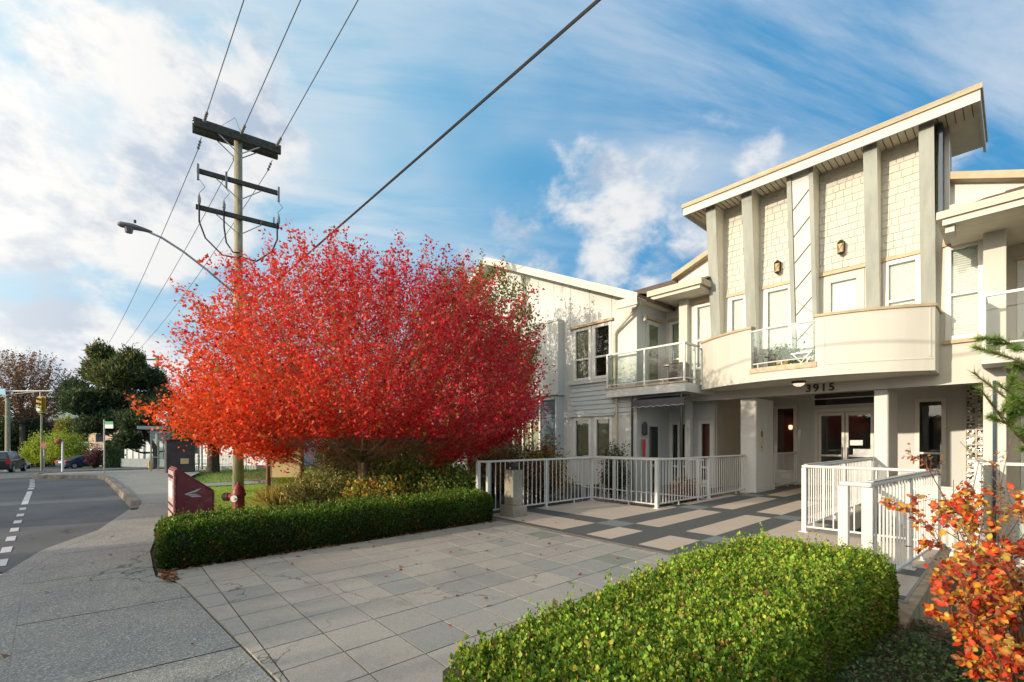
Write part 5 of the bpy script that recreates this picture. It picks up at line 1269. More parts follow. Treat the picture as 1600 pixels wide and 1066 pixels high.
def hedge(name, label, x0, x1, y0, y1, z1, n, lsize, cols, w, zb=.0, tops=None, round_=.12, skewx=0.0):
    """clipped hedge: dark twiggy body plus many small leaves standing off a lumpy, rounded surface"""
    root = thing(name, label, 'hedge', ((x0 + x1) / 2, (y0 + y1) / 2, zb))
    body = MB(); nx, ny, nz = 8, 24, 5
    def surf(u, v, kind):
        pass
    ph = RNG.uniform(0, 6, 6)
    def lump(P): return (np.sin(P[:, 1] * 3.1 + ph[0]) * .5 + np.sin(P[:, 1] * 7.3 + P[:, 2] * 5 + ph[1]) * .3 + np.sin(P[:, 0] * 8 + P[:, 1] * 4.4 + ph[2]) * .35 + np.sin(P[:, 1] * 17 + P[:, 0] * 13 + P[:, 2] * 15 + ph[3]) * .25)
    ctr = np.array(((x0 + x1) / 2, 0, 0)); Hh = z1 - zb
    # sample faces by area: top, left, right, front end, back end
    ar = np.array([(x1 - x0) * (y1 - y0) * 1.25, Hh * (y1 - y0), Hh * (y1 - y0), Hh * (x1 - x0), Hh * (x1 - x0)]); f = RNG.choice(5, n, p=ar / ar.sum())
    u = RNG.random(n); v = RNG.random(n); P = np.zeros((n, 3)); Nn = np.zeros((n, 3))
    X = x0 + (x1 - x0) * u; Y = y0 + (y1 - y0) * v; Z = zb + .03 + (Hh - .03) * v
    m = f == 0; P[m] = np.c_[X, Y, np.full(n, z1)][m]; Nn[m] = (0, 0, 1)
    Yy = y0 + (y1 - y0) * u
    m = f == 1; P[m] = np.c_[np.full(n, x0), Yy, Z][m]; Nn[m] = (-1, 0, 0)
    m = f == 2; P[m] = np.c_[np.full(n, x1), Yy, Z][m]; Nn[m] = (1, 0, 0)
    m = f == 3; P[m] = np.c_[X, np.full(n, y0), Z][m]; Nn[m] = (0, -1, 0)
    m = f == 4; P[m] = np.c_[X, np.full(n, y1), Z][m]; Nn[m] = (0, 1, 0)
    # round the edges: pull into a rounded box
    lo = np.array((x0 + round_, y0 + round_, -9)); hi = np.array((x1 - round_, y1 - round_, z1 - round_))
    core = np.clip(P, lo, hi); dlt = P - core; L = np.linalg.norm(dlt, axis=1, keepdims=True)
    out = np.where(L > 1e-6, dlt / np.maximum(L, 1e-6), Nn)
    P = core + out * round_; Nn = unit(out + Nn * .01)
    off = lump(P) * .022
    P = P + Nn * (off - RNG.exponential(.016, n) + .012)[:, None]
    if tops is not None: P[:, 2] = zb + (P[:, 2] - zb) * tops(P[:, 0], P[:, 1])
    P[:, 0] += skewx * (P[:, 1] - y0)
    up = np.array((0, 0, 1.))
    # thin patches where the twigs show, and weathered brown or yellow patches
    bl = np.sin(P[:, 1] * 9.1 + P[:, 0] * 5 + ph[2]) * np.sin(P[:, 0] * 11 - P[:, 1] * 3.3 + ph[4]) * np.sin(P[:, 2] * 13 + P[:, 1] * 6 + ph[5])
    keep = (bl < .48) | (RNG.random(n) < .45); P, Nn, bl = P[keep], Nn[keep], bl[keep]; n = len(P)
    # upright new growth: leaves gathered in short sprigs that break the clipped outline
    tpf = np.where(Nn[:, 2] > .25)[0]; m_ = int(len(tpf) * .42); sel = RNG.choice(tpf, m_, replace=False); ns = max(1, m_ // 11); hd_ = sel[RNG.integers(0, len(sel), ns)]
    own = RNG.integers(0, ns, m_); hgt_ = RNG.gamma(2.2, .017, ns); P[sel] = P[hd_][own] + np.c_[RNG.normal(0, .007, (m_, 2)), RNG.random(m_) * hgt_[own]] + (Nn[hd_] * .3)[own] * RNG.random((m_, 1)) * hgt_[own][:, None]
    D = unit(Nn * .9 + up * .55 + rnd_dir(n) * .75); NN = unit(rnd_dir(n) * .8 + Nn * .5 + up * .3)
    c = pick(cols, n, .26, w); br = (bl < -.42) & (RNG.random(n) < .5); c[br] = pick([(.30, .17, .05), (.40, .30, .06), (.20, .12, .05)], int(br.sum()), .2)
    # shade put in the leaf colour: darker towards the hedge foot
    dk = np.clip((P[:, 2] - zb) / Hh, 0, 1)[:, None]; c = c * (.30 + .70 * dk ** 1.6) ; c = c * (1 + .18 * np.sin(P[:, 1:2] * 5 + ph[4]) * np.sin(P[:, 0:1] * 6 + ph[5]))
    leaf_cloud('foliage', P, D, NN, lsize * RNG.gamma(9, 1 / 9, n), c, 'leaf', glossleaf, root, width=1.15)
    # body
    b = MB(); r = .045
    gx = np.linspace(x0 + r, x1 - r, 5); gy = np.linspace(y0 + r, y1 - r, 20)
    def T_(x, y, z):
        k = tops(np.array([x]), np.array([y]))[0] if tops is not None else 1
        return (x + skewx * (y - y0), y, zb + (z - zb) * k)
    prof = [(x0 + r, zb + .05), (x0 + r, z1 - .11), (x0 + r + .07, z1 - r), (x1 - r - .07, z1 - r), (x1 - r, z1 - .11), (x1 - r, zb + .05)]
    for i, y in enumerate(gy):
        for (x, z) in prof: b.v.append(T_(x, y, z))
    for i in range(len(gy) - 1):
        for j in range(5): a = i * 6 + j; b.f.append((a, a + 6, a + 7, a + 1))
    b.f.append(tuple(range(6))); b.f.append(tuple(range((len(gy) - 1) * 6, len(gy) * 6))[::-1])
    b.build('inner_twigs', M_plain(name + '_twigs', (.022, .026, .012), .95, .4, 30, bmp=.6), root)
    return root
HG = [(.14, .28, .03), (.21, .36, .035), (.08, .17, .02), (.34, .45, .045), (.48, .50, .06), (.38, .26, .05)]
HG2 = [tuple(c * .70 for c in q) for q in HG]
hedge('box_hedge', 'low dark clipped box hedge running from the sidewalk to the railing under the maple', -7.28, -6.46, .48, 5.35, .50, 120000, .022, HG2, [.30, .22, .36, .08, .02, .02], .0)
tp = lambda x, y: 1 - .16 * np.clip((y - 4.6) / .8, 0, 1) - .20 * np.clip((3.1 - y) / 1.9, 0, 1) + .05 * np.sin(y * 2.2)
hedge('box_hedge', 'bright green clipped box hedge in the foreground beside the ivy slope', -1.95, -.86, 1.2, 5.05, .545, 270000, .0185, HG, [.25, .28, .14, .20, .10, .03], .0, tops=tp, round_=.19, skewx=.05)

# shrubs under the maple
MG = [(.12, .24, .04), (.18, .31, .05), (.28, .36, .06), (.08, .16, .03), (.45, .40, .08)]
AG = [(.22, .28, .05), (.44, .38, .06), (.65, .34, .05), (.50, .16, .05), (.18, .24, .05)]
bush('shrub', 'dark glossy shrub with leathery leaves directly behind the railing end', (-7.9, 5.3, 0), .66, 1.05, 3000, .075, [tuple(c * .8 for c in q) for q in MG], 'leaf', group=None)
bush('shrub', 'tall mid green shrub right of the maple trunk', (-9.0, 5.3, 0), 1.0, 1.35, 4200, .085, MG)
bush('shrub', 'low green and yellow shrub in front of the maple trunk', (-8.4, 4.0, 0), .80, .78, 3600, .068, AG + MG[:2])
bush('shrub', 'speckled variegated shrub at the foot of the maple', (-9.6, 3.35, 0), .72, .85, 3800, .055, [(.26, .33, .08), (.42, .44, .14), (.15, .20, .05), (.46, .30, .09)])
bush('shrub', 'loose grey green shrub left of the maple trunk', (-11.0, 4.4, 0), 1.0, 1.45, 4200, .070, [(.20, .26, .07), (.32, .34, .11), (.13, .17, .05), (.42, .34, .11)], sparse=True)
bush('shrub', 'airy olive shrub behind the address sign', (-13.0, 5.9, 0), 1.1, 1.7, 5200, .05, [(.15, .20, .06), (.24, .27, .08), (.10, .13, .04)], sparse=True)
bush('shrub', 'ochre leaved shrub beyond the picket corner', (-8.1, 8.3, -.1), .75, 1.75, 2600, .07, [(.42, .22, .02), (.34, .15, .02), (.28, .20, .04), (.22, .07, .03)], 'broad', leafm, sparse=True)
bush('shrub', 'yellow brown shrub under the right end of the maple crown', (-8.9, 7.4, 0), .8, 1.5, 3200, .06, [(.34, .20, .03), (.20, .16, .04), (.12, .13, .03), (.40, .12, .02)], 'leaf', leafm, sparse=True)
bush('shrub', 'red and orange potted shrub on the lower patio', (-6.1, 11.9, -.55), .4, 1.2, 1100, .06, [(.42, .05, .02), (.5, .2, .03), (.12, .15, .04)], 'leaf', leafm)
bush('shrub', 'dark leafy plant against the patio post', (-8.3, 11.7, -.4), .42, 2.0, 1600, .07, [(.03, .06, .02), (.05, .08, .03)], 'leaf')
bush('shrub', 'shaded dark evergreen along the wing wall', (-12.6, 10.6, 0), 1.2, 1.8, 4200, .06, [(.05, .08, .03), (.08, .10, .03), (.03, .05, .02)])
def tuft(label, x, y, r, h, n, cols):
    root = thing('ornamental_grass', label, 'grass clump', (x, y, 0)); P = np.c_[x + RNG.normal(0, r * .3, n), y + RNG.normal(0, r * .3, n), np.zeros(n)]
    D = unit(np.c_[(P[:, 0] - x) * 2.2 + RNG.normal(0, .25, n), (P[:, 1] - y) * 2.2 + RNG.normal(0, .25, n), np.ones(n)])
    leaf_cloud('blades', P, D, unit(RNG.normal(size=(n, 3)) * (1, 1, .2)), h * RNG.uniform(.5, 1.1, n), pick(cols, n), 'blade', leafm, root, width=.6)
tuft('yellow green grass clump behind the address board', -14.1, 4.2, .45, .62, 1400, [(.30, .34, .05), (.22, .30, .05)])
tuft('straw coloured grass clump beside the variegated shrub', -11.4, 3.1, .5, .5, 2200, [(.50, .38, .14), (.42, .36, .10), (.30, .28, .06)])
tuft('small straw grass clump left of the maple', -10.9, 3.5, .3, .42, 900, [(.44, .36, .12), (.28, .26, .06)])

# ivy slope (ground cover)
def slope_z(x, y):
    return np.maximum(-.36 * np.clip(x + .95, 0, 4) - .38 * np.clip(y - 5.2, 0, 9), -1.33) - .03
n = 90000; x = RNG.uniform(-.98, 2.6, n); y = RNG.uniform(.95, 8.4, n); k = (x > -.6) | (y < 5.1); x, y = x[k], y[k]; n = len(x)
z = slope_z(x, y) + RNG.uniform(0, .09, n) + .04 * np.sin(x * 5) * np.sin(y * 4) + .05
D = unit(np.c_[RNG.normal(0, .7, n) + .3, RNG.normal(0, .7, n), RNG.uniform(.0, .9, n)])
o = leaf_cloud('groundcover', np.c_[x, y, z], D, unit(rnd_dir(n) * .6 + (.1, 0, 1)), .032 * RNG.uniform(.5, 1.2, n), pick([(.08, .15, .05), (.055, .10, .035), (.11, .19, .065), (.15, .20, .08)], n, .25), 'leaf', glossleaf, width=1.1)
tag(o, 'dark low groundcover carpeting the slope right of the foreground hedge', 'groundcover', kind='stuff')
b = MB(); b.add([(-1.02, 2.15, -.1), (-.72, 2.25, -.12), (-.60, 2.8, -.1), (-.88, 2.8, .02), (-.95, 2.3, .06), (-.76, 2.4, .10), (-.72, 2.74, .04)], [(0, 1, 5, 4), (1, 2, 6, 5), (2, 3, 4, 6), (4, 5, 6), (0, 4, 3)])
tag(b.build('stone', stonem, bevel=.015), 'dark slate edging stone between the foreground hedge and groundcover', 'stone')
fallen('fallen_leaves', 'pink and brown leaves caught on the groundcover', 70, lambda: (U(-.9, .6), U(2.0, 5.6)), .06, [(.30, .12, .10), (.40, .25, .18), (.2, .07, .05)], -.1)

# orange shrub, close
def stem_shrub(name, label, base, tips, nleaf, lsize, cols, shape, stems_r, spread, leafmat=leafm, jit=.05, droop=.4, wid=1., branch_n=6, blen=.3, w=None):
    root = thing(name, label, 'shrub', base); base = np.array(base, float); tw = MB(); ends = []; dirs = []
    for t_ in tips:
        t_ = np.array(t_, float); path = np.array(limb_path(base + RNG.normal(0, .06, 3) * (1, 1, 0), t_, -.08, 6, .07))
        tw.tube([tuple(p) for p in path], list(np.linspace(stems_r, stems_r * .3, 6)), 5)
        for j in range(branch_n):
            k = RNG.uniform(.3, 1.0) * 4.99; i = int(k); p = path[i] + (path[i + 1] - path[i]) * (k - i)
            d = unit((rnd_dir(1) + (0, 0, .35) + unit(path[5:6] - path[0:1]) * .5))[0]; e = p + d * blen * RNG.uniform(.5, 1.2)
            tw.tube([tuple(p), tuple((p + e) / 2 + RNG.normal(0, .015, 3)), tuple(e)], [stems_r * .35, stems_r * .25, .0012], 4, False); ends.append((p, e))
            for q in range(2):
                d2 = unit(rnd_dir(1) + d)[0]; s_ = p + (e - p) * RNG.uniform(.3, .9); e2 = s_ + d2 * blen * RNG.uniform(.2, .5)
                tw.tube([tuple(s_), tuple(e2)], [stems_r * .2, .001], 3, False); ends.append((s_, e2))
    k = RNG.integers(0, len(ends), nleaf); S = np.array([ends[i][0] for i in k]); E_ = np.array([ends[i][1] for i in k]); t = RNG.random((nleaf, 1)) ** .6
    P = S + (E_ - S) * t + RNG.normal(0, jit * .3, (nleaf, 3))
    D = unit(unit(E_ - S) * .7 + rnd_dir(nleaf) * .8 + (0, 0, -droop)); NN = unit(rnd_dir(nleaf) * .6 + (-.3, -.6, .6))
    leaf_cloud('foliage', P, D, NN, lsize * RNG.uniform(.6, 1.15, nleaf), pick(cols, nleaf, .2, w), shape, leafmat, root, width=wid)
    tw.build('stems' if False else 'branch', twigm, root); return root
OR = [(.80, .15, .03), (.74, .06, .025), (.72, .27, .035), (.52, .04, .02), (.38, .10, .035), (.62, .36, .06), (.28, .035, .02), (.45, .20, .06)]
def wp(px, py, D):
    a = math.radians(48.1); c, s = math.cos(a), math.sin(a); X = (px - 800) / 708 * D; return (c * X - s * D, s * X + c * D, 1.5 + (689 - py) / 708 * D)
tips = [wp(*q) for q in ((1432, 800, 3.6), (1470, 770, 3.8), (1452, 870, 3.2), (1500, 800, 3.6), (1540, 790, 3.3), (1580, 800, 3.4), (1500, 900, 2.9), (1550, 870, 3.0), (1600, 860, 3.1), (1520, 960, 2.8), (1585, 940, 2.8), (1620, 980, 2.8), (1640, 880, 3.2), (1480, 930, 3.1), (1650, 800, 3.4), (1560, 1000, 2.7), (1700, 900, 3.2), (1690, 1000, 3.0))]
base0 = wp(1620, 1130, 3.1)
stem_shrub('azalea_shrub', 'vivid orange and red leaved shrub at the right edge in front of the retaining wall', (base0[0], base0[1], -.45), tips, 3600, .050, OR, 'broad', .009, .4, M_attr('azalea_leaf', .45, .40, .12, 3, .35), branch_n=7, blen=.26)
tips2 = [wp(*q) for q in ((1440, 712, 4.6), (1478, 830, 4.3), (1500, 690, 5.0), (1530, 720, 4.8), (1580, 680, 5.0), (1600, 720, 4.7), (1560, 770, 4.5), (1520, 790, 4.6), (1600, 800, 4.4), (1640, 700, 5.0), (1660, 760, 4.6), (1540, 830, 4.4), (1490, 750, 5.2), (1620, 650, 5.2))]
base1 = wp(1640, 930, 4.7)
stem_shrub('bare_shrub', 'twiggy brown shrub with sparse russet leaves behind the orange one', (base1[0], base1[1], -1.1), tips2, 1150, .045, [(.38, .10, .05), (.45, .16, .07), (.28, .06, .04), (.40, .24, .08), (.32, .12, .06)], 'leaf', .010, .5, leafm, branch_n=9, blen=.34, wid=.9)

# young pine: trunk stands right of the picture, boughs reach in
pt = thing('pine_tree', 'young pine with long bright green needles reaching in from the right edge', 'tree', wp(1790, 689, 4.2)[:2] + (-1.2,))
bx_, by_, _ = wp(1790, 689, 4.2); b = MB(); b.tube([(bx_, by_, -1.4), (bx_ + .03, by_, .6), (bx_, by_ + .02, 2.4), (bx_, by_, 3.3)], [.08, .065, .045, .01], 9); b.build('trunk', barkm, pt, smooth=True)
boughs = [(1520, 582, 3.6), (1548, 548, 3.6), (1560, 528, 3.7), (1530, 606, 3.5), (1560, 600, 3.4), (1590, 560, 3.6), (1580, 630, 3.4), (1585, 668, 3.3), (1600, 600, 3.3), (1600, 525, 3.7), (1640, 640, 3.4), (1640, 570, 3.6), (1690, 620, 3.6), (1720, 560, 3.7), (1900, 600, 4.0), (1950, 560, 4.4), (1880, 500, 4.5), (1800, 520, 5.0), (1860, 660, 4.2), (1700, 680, 3.8)]
b = MB(); NP = []; ND = []
for q in boughs:
    e = np.array(wp(*q)); s_ = np.array((bx_, by_, max(.6, e[2] - .35 - RNG.uniform(0, .3)))); path = np.array(limb_path(s_, e, .05, 7, .05)); b.tube([tuple(p) for p in path], list(np.linspace(.016, .005, 7)), 5)
    segs = [(path[4], path[6])]
    for j in range(7):
        k = RNG.uniform(2.2, 5.9); i = int(k); p = path[i] + (path[min(i + 1, 6)] - path[i]) * (k - i); d = unit(unit(path[6:7] - path[3:4]) + rnd_dir(1) * .75 + (0, 0, .25))[0]; e2 = p + d * RNG.uniform(.10, .24); b.tube([tuple(p), tuple(e2)], [.006, .003], 4, False); segs.append((p, e2))
    for (p, e2) in segs:
        m = 340; t = RNG.random((m, 1)) ** .7; NP.append(p + (e2 - p) * t); ND.append(unit(unit((e2 - p)[None]) * .85 + rnd_dir(m) * .85 + (0, 0, .12)))
b.build('branch', twigm, pt); NP = np.vstack(NP); ND = np.vstack(ND); n = len(NP)
leaf_cloud('needles', NP, ND, rnd_dir(n), .072 * RNG.uniform(.6, 1.15, n), pick([(.14, .26, .05), (.20, .33, .06), (.09, .18, .04), (.32, .40, .10)], n), 'needle', leafm, pt, width=1.0)

# ================================================================== FAR LEFT
def at(px, D):
    x, y, _ = wp(px, 689, D); return x, y, hx(x)
def zpx(py, D): return 1.5 + (689 - py) / 708 * D
def tree_at(name, label, px, D, top, wpx, cols, trunk=1.5, n=700, per=22, ls=.22, bot=None, shape='leaf', tr=.16, up=.2, bark=darkbark, hollow=.4, group=None, lumpy=.16, upx=2.0, droop=0, bottom=.7):
    x, y, z0 = at(px, D); zt = zpx(top, D); R = wpx / 2 * D / 708; zb = z0 + trunk if bot is None else zpx(bot, D)
    cz = zb + (zt - zb) * .42
    r = thing(name, label, 'tree', (x, y, z0), group)
    shoot_tree(r, (x, y, z0), max(.5, (zb - z0) * .9 + .3), tr, (x, y, cz), (R, zt - cz, cz - zb), 26, n, per, ls, lambda P: pick(cols, len(P), .25), shape, bark, leafm, None, (R * .25, R * .5), up, hollow, droop, bottom, upx, .06, lumpy=lumpy)
    return r
DG = [(.055, .095, .045), (.075, .12, .05), (.035, .065, .035), (.12, .15, .05)]
def pine_big(name, label, px, D, lobes, trunk_px, tr=.2, cols=DG, n=900):
    """irregular pine: leaning trunk, separate foliage tiers made of needle tufts"""
    x0, y0, z0 = at(trunk_px, D); r = thing(name, label, 'tree', (x0, y0, z0)); tb = MB(); bb = MB(); P = []; Dd = []; Cc = []
    xc, yc, zc = wp(px, lobes[0][1], D)
    tb.tube([(x0, y0, z0 - .1), (x0, y0, z0 + 1.5), (x0 * .6 + xc * .4, y0 * .6 + yc * .4, z0 + 3), (xc, yc, zc - .5)], [tr, tr * .85, tr * .7, tr * .2], 9)
    for (lx, ly, lr, lh) in lobes:
        D2 = D + RNG.uniform(-1.2, 1.2); c = np.array(wp(lx, ly, D2)); R = lr * D / 708; H = lh * D / 708
        anchor = np.array((x0 * .7 + xc * .3, y0 * .7 + yc * .3, max(z0 + 1.2, min(zc, c[2] - .8))))
        bb.tube(limb_path(anchor, c, .06, 5, .06), list(np.linspace(tr * .4, tr * .12, 5)), 6)
        k = int(n * lr / 34); R *= .80; H *= .62
        q = rnd_dir(k) * RNG.uniform(.55, 1.05, (k, 1)); q[:, 2] = np.abs(q[:, 2]) * 1.1 - .35; tips_ = c + q * (R, R, H)
        m = 12; t = RNG.random((k, m, 1)); up = np.array((0, 0, 1.)) * RNG.uniform(.25, 1.1, (k, 1, 1)) + (q * .5)[:, None]
        P.append((tips_[:, None] + up * t * .9 + RNG.normal(0, .06, (k, m, 3))).reshape(-1, 3)); Dd.append(unit(np.repeat(unit(up.reshape(k, 3)), m, 0) + rnd_dir(k * m) * .9)); Cc.append(pick(cols if ly > 600 else cols + [(.24, .24, .06), (.30, .26, .07)], k * m, .25))
    P = np.vstack(P); Dd = np.vstack(Dd); Cc = np.vstack(Cc); m = len(P)
    leaf_cloud('crown', P, Dd, rnd_dir(m), RNG.uniform(.18, .36, m), Cc, 'leaf', leafm, r, width=.45)
    tb.build('trunk', darkbark, r, smooth=True); bb.build('branch', darkbark, r); return r
pine_big('pine_tree', 'large dark spreading pine behind the bus shelter', 190, 32, [(162, 590, 24, 26), (180, 600, 26, 24), (200, 590, 22, 28), (215, 600, 20, 22), (235, 605, 18, 20), (125, 640, 18, 26), (118, 622, 12, 16), (145, 645, 24, 20), (175, 635, 28, 24), (205, 640, 26, 22), (235, 640, 22, 20), (150, 675, 20, 10), (185, 668, 26, 12), (220, 670, 24, 12), (250, 665, 22, 16), (265, 640, 20, 20), (200, 700, 12, 6), (280, 690, 16, 8), (170, 572, 10, 14), (155, 562, 7, 10), (205, 572, 9, 12)], 243)
tree_at('autumn_tree', 'tall half bare autumn tree with rust and green leaves at the far left', 35, 62, 545, 125, [(.24, .12, .07), (.30, .15, .06), (.12, .13, .05), (.20, .12, .10), (.34, .14, .05)], n=900, per=16, ls=.26, bot=660, hollow=.3, tr=.3)
tree_at('conifer_tree', 'dark conifer mass below the autumn tree', 22, 64, 640, 90, DG, trunk=.2, n=800, per=24, ls=.28, bot=712)
tree_at('conifer_tree', 'dark pointed conifer behind the traffic signal', 48, 68, 640, 46, DG, trunk=.2, n=400, per=24, ls=.28, bot=705, upx=1.0)
tree_at('autumn_tree', 'small dusty pink tree left of the lime hedge', 74, 70, 655, 34, [(.45, .20, .16), (.40, .22, .18), (.32, .14, .12)], n=260, per=20, ls=.25, bot=680)
tree_at('small_tree', 'bright yellow green tree peeking out beside the big pine', 106, 60, 650, 34, [(.38, .34, .05), (.30, .30, .06), (.24, .26, .06)], n=260, per=22, ls=.2, bot=690)
tree_at('conifer_tree', 'small blue green conifer under the hill', 92, 75, 668, 26, [(.05, .09, .06), (.04, .07, .05)], n=200, per=22, ls=.28, bot=695, upx=1.2)
def mound(name, label, px, D, top, wpx, botpx, cols, n, ls=.16, cat='shrub', deep=.6):
    x, y, z0 = at(px, D); z0 = min(z0, zpx(botpx, D)); R = wpx / 2 * D / 708; H = zpx(top, D) - z0
    return bush(name, label, (x, y, z0), R, H, n, ls, cols, 'leaf', leafm, cat=cat, jit=.25)
mound('bush', 'rounded lime green bush behind the traffic signal post', 66, 55, 674, 46, 712, [(.34, .44, .04), (.46, .50, .06), (.22, .30, .04)], 3600, .2)
mound('bush', 'wide yellow green clipped bush left of the sedan', 103, 54, 672, 56, 718, [(.34, .44, .04), (.44, .48, .05), (.20, .28, .04), (.26, .34, .04)], 4600, .2)
mound('bush', 'dark purple leaved bush behind the sedan', 148, 50, 692, 28, 720, [(.10, .03, .04), (.16, .05, .06), (.06, .025, .03)], 1600, .12)
mound('bush', 'dark tapering bush above the sedan roof', 125, 57, 698, 60, 716, DG, 2200, .14)
# clipped cedars and lawn-side greenery behind the sign
for lab_, x, y, r, h, c in (('dense dark cedar filling the gap between pole and sign', -18.6, 7.6, 1.15, 2.6, [(.05, .09, .03), (.07, .12, .035), (.035, .06, .02)]),
                            ('clipped dark cedar right behind the grey stake', -16.2, 8.2, 1.3, 3.2, [(.04, .07, .03), (.06, .09, .03)]),
                            ('round green bush left of the utility pole base', -24.6, 9.2, 1.0, 1.6, [(.07, .13, .04), (.10, .16, .05)]),
                            ('tall dark cedar behind the olive shrub', -15.2, 9.6, 1.5, 4.2, DG)):
    bush('cedar_bush', lab_, (x, y, hx(x)), r, h, 5200, .10, c, 'leaf', leafm, cat='shrub')
tree_at('shade_tree', 'small dark tree with a leaning trunk beyond the leaf bed', 333, 23, 640, 120, DG + [(.06, .10, .03)], n=520, per=24, ls=.16, bot=690, tr=.26)
tree_at('shade_tree', 'dark leafy tree hidden behind the maple crown', 440, 27, 560, 150, DG + [(.06, .10, .03)], n=520, per=24, ls=.18, bot=690, tr=.22)
def boxhedge(label, px0, px1, D, top, cols, n=2600):
    xa, ya, za = at(px0, D); xb, yb, zb_ = at(px1, D + .5); r = thing('clipped_hedge', label, 'hedge', ((xa + xb) / 2, (ya + yb) / 2, min(za, zb_)))
    zt = zpx(top, D); z0 = min(za, zb_); u = RNG.random(n); d = np.array((xb - xa, yb - ya)); L = np.linalg.norm(d); nr = np.array((-d[1], d[0])) / L
    k = RNG.uniform(-.6, .6, n); zz = z0 + (zt - z0) * np.where(RNG.random(n) < .3, 1, RNG.random(n)); k = np.where(zz < zt - .01, np.sign(k) * .6, k)
    P = np.c_[xa + d[0] * u + nr[0] * k, ya + d[1] * u + nr[1] * k, zz] + RNG.normal(0, .04, (n, 3))
    leaf_cloud('foliage', P, rnd_dir(n), rnd_dir(n), RNG.uniform(.1, .2, n), pick(cols, n, .25), 'leaf', leafm, r)
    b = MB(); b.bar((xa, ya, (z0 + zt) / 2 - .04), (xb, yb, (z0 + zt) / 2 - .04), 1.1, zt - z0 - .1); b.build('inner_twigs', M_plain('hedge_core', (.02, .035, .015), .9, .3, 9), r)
boxhedge('dark green square hedge right of the purple bush', 166, 191, 50, 690, [(.04, .08, .03), (.05, .10, .035)])
# houses
h1 = thing('house', 'beige stucco house with a balcony partly hidden by the big pine', 'house', at(150, 50))
def oriented(px0, px1, D0, D1):
    a = np.array(wp(px0, 689, D0)[:2]); c = np.array(wp(px1, 689, D1)[:2]); return a, c
def wall_seg(b, a, c, z0, z1, depth=6):
    d = (c - a) / np.linalg.norm(c - a); nr = np.array((-d[1], d[0])); nr = nr if nr @ a > 0 else -nr
    P = [tuple(a), tuple(c), tuple(c + nr * depth), tuple(a + nr * depth)]; b.prism(P, z0, z1, 'z'); return nr
a, c = oriented(112, 205, 66, 63); zf = hx(-86)
b = MB(); nr = wall_seg(b, a, c, zf, zf + 5.3); b.build('wall', beigehouse, h1)
b = MB(); m_ = (a + c) / 2; a2 = a - (c - a) * .06; c2 = c + (c - a) * .06
b.add([(*a2, zf + 5.3), (*c2, zf + 5.3), (*(c2 + nr * 6.6), zf + 5.3), (*(a2 + nr * 6.6), zf + 5.3), (*(a2 + nr * 3 + (c - a) * .12), zf + 6.9), (*(c2 + nr * 3 - (c - a) * .12), zf + 6.9)], [(0, 1, 5, 4), (1, 2, 5), (2, 3, 4, 5), (3, 0, 4), (0, 3, 2, 1)]); b.build('roof', M_plain('brown_far_roof', (.16, .10, .08), .9, .2, 2), h1)
b = MB(); p0 = a + (c - a) * .25 - nr * 1.2; p1 = a + (c - a) * .85 - nr * 1.2
b.bar((*p0, zf + 2.4), (*p1, zf + 2.4), 1.2, .2); b.bar((*p0, zf + 3.4), (*p1, zf + 3.4), .06, .06)
for i in range(15): q_ = p0 + (p1 - p0) * i / 14; b.bar((*q_, zf + 2.4), (*q_, zf + 3.4), .04, .04)
b.build('balcony', signwhite, h1)
b = MB()
for t_ in (.15, .42, .7): q0 = a + (c - a) * t_ - nr * .05; q1 = a + (c - a) * (t_ + .14) - nr * .05; b.quad((*q0, zf + 3.3), (*q1, zf + 3.3), (*q1, zf + 4.6), (*q0, zf + 4.6))
b.build('window', carglass, h1)
h2 = thing('garage', 'low white garage wall behind the pine trunk', 'garage', at(215, 52))
a, c = oriented(189, 275, 54, 52); zf = hx(-68); b = MB(); nr = wall_seg(b, a, c, zf, zf + 3.0, 5); b.build('wall', M_plain('pale_garage', (.55, .60, .62), .6, .05, 2), h2)
b = MB(); nr2 = wall_seg(b, a - (c - a) * .03 - nr * .3, c + (c - a) * .03 - nr * .3, zf + 3.0, zf + 3.2, 5.6); b.build('roof', M_plain('grey_far_roof', (.18, .18, .19), .9, .2, 2), h2)
b = MB()
for i in range(1, 9): q_ = a + (c - a) * i / 9 - nr * .03; b.bar((*q_, zf), (*q_, zf + 3.0), .09, .04)
b.build('panel_groove', M_plain('grey_groove', (.32, .35, .37), .7, .05, 3), h2)
b = MB(); wall_seg(b, *oriented(188, 275, 50, 48), hx(-64), hx(-64) + .9, .2); tag(b.build('low_wall', M_plain('grey_low_wall', (.24, .27, .29), .8, .1, 3)), 'low grey block wall in front of the white garage', 'wall')
h3 = thing('house', 'pale house and white fence beyond the leaning shade tree', 'house', at(360, 42))
a, c = oriented(290, 440, 44, 38); zf = hx(-42); b = MB(); nr = wall_seg(b, a, c, zf, zf + 3.0, 7); b.build('wall', M_plain('pale_house', (.52, .56, .58), .6, .05, 2), h3)
b = MB(); a2 = a - nr * .5; c2 = c - nr * .5; b.add([(*a2, zf + 2.95), (*c2, zf + 2.95), (*(c2 + nr * 8), zf + 2.95), (*(a2 + nr * 8), zf + 2.95), (*(a2 + nr * 4), zf + 4.8), (*(c2 + nr * 4), zf + 4.8)], [(0, 1, 5, 4), (1, 2, 5), (2, 3, 4, 5), (3, 0, 4), (0, 3, 2, 1)]); b.build('roof', M_plain('dark_far_roof', (.10, .10, .11), .9, .2, 2), h3)
b = MB()
for t_ in (.1, .3, .55, .78): q0 = a + (c - a) * t_ - nr * .05; q1 = a + (c - a) * (t_ + .1) - nr * .05; b.quad((*q0, zf + .9), (*q1, zf + .9), (*q1, zf + 2.2), (*q0, zf + 2.2))
b.build('window', carglass, h3)
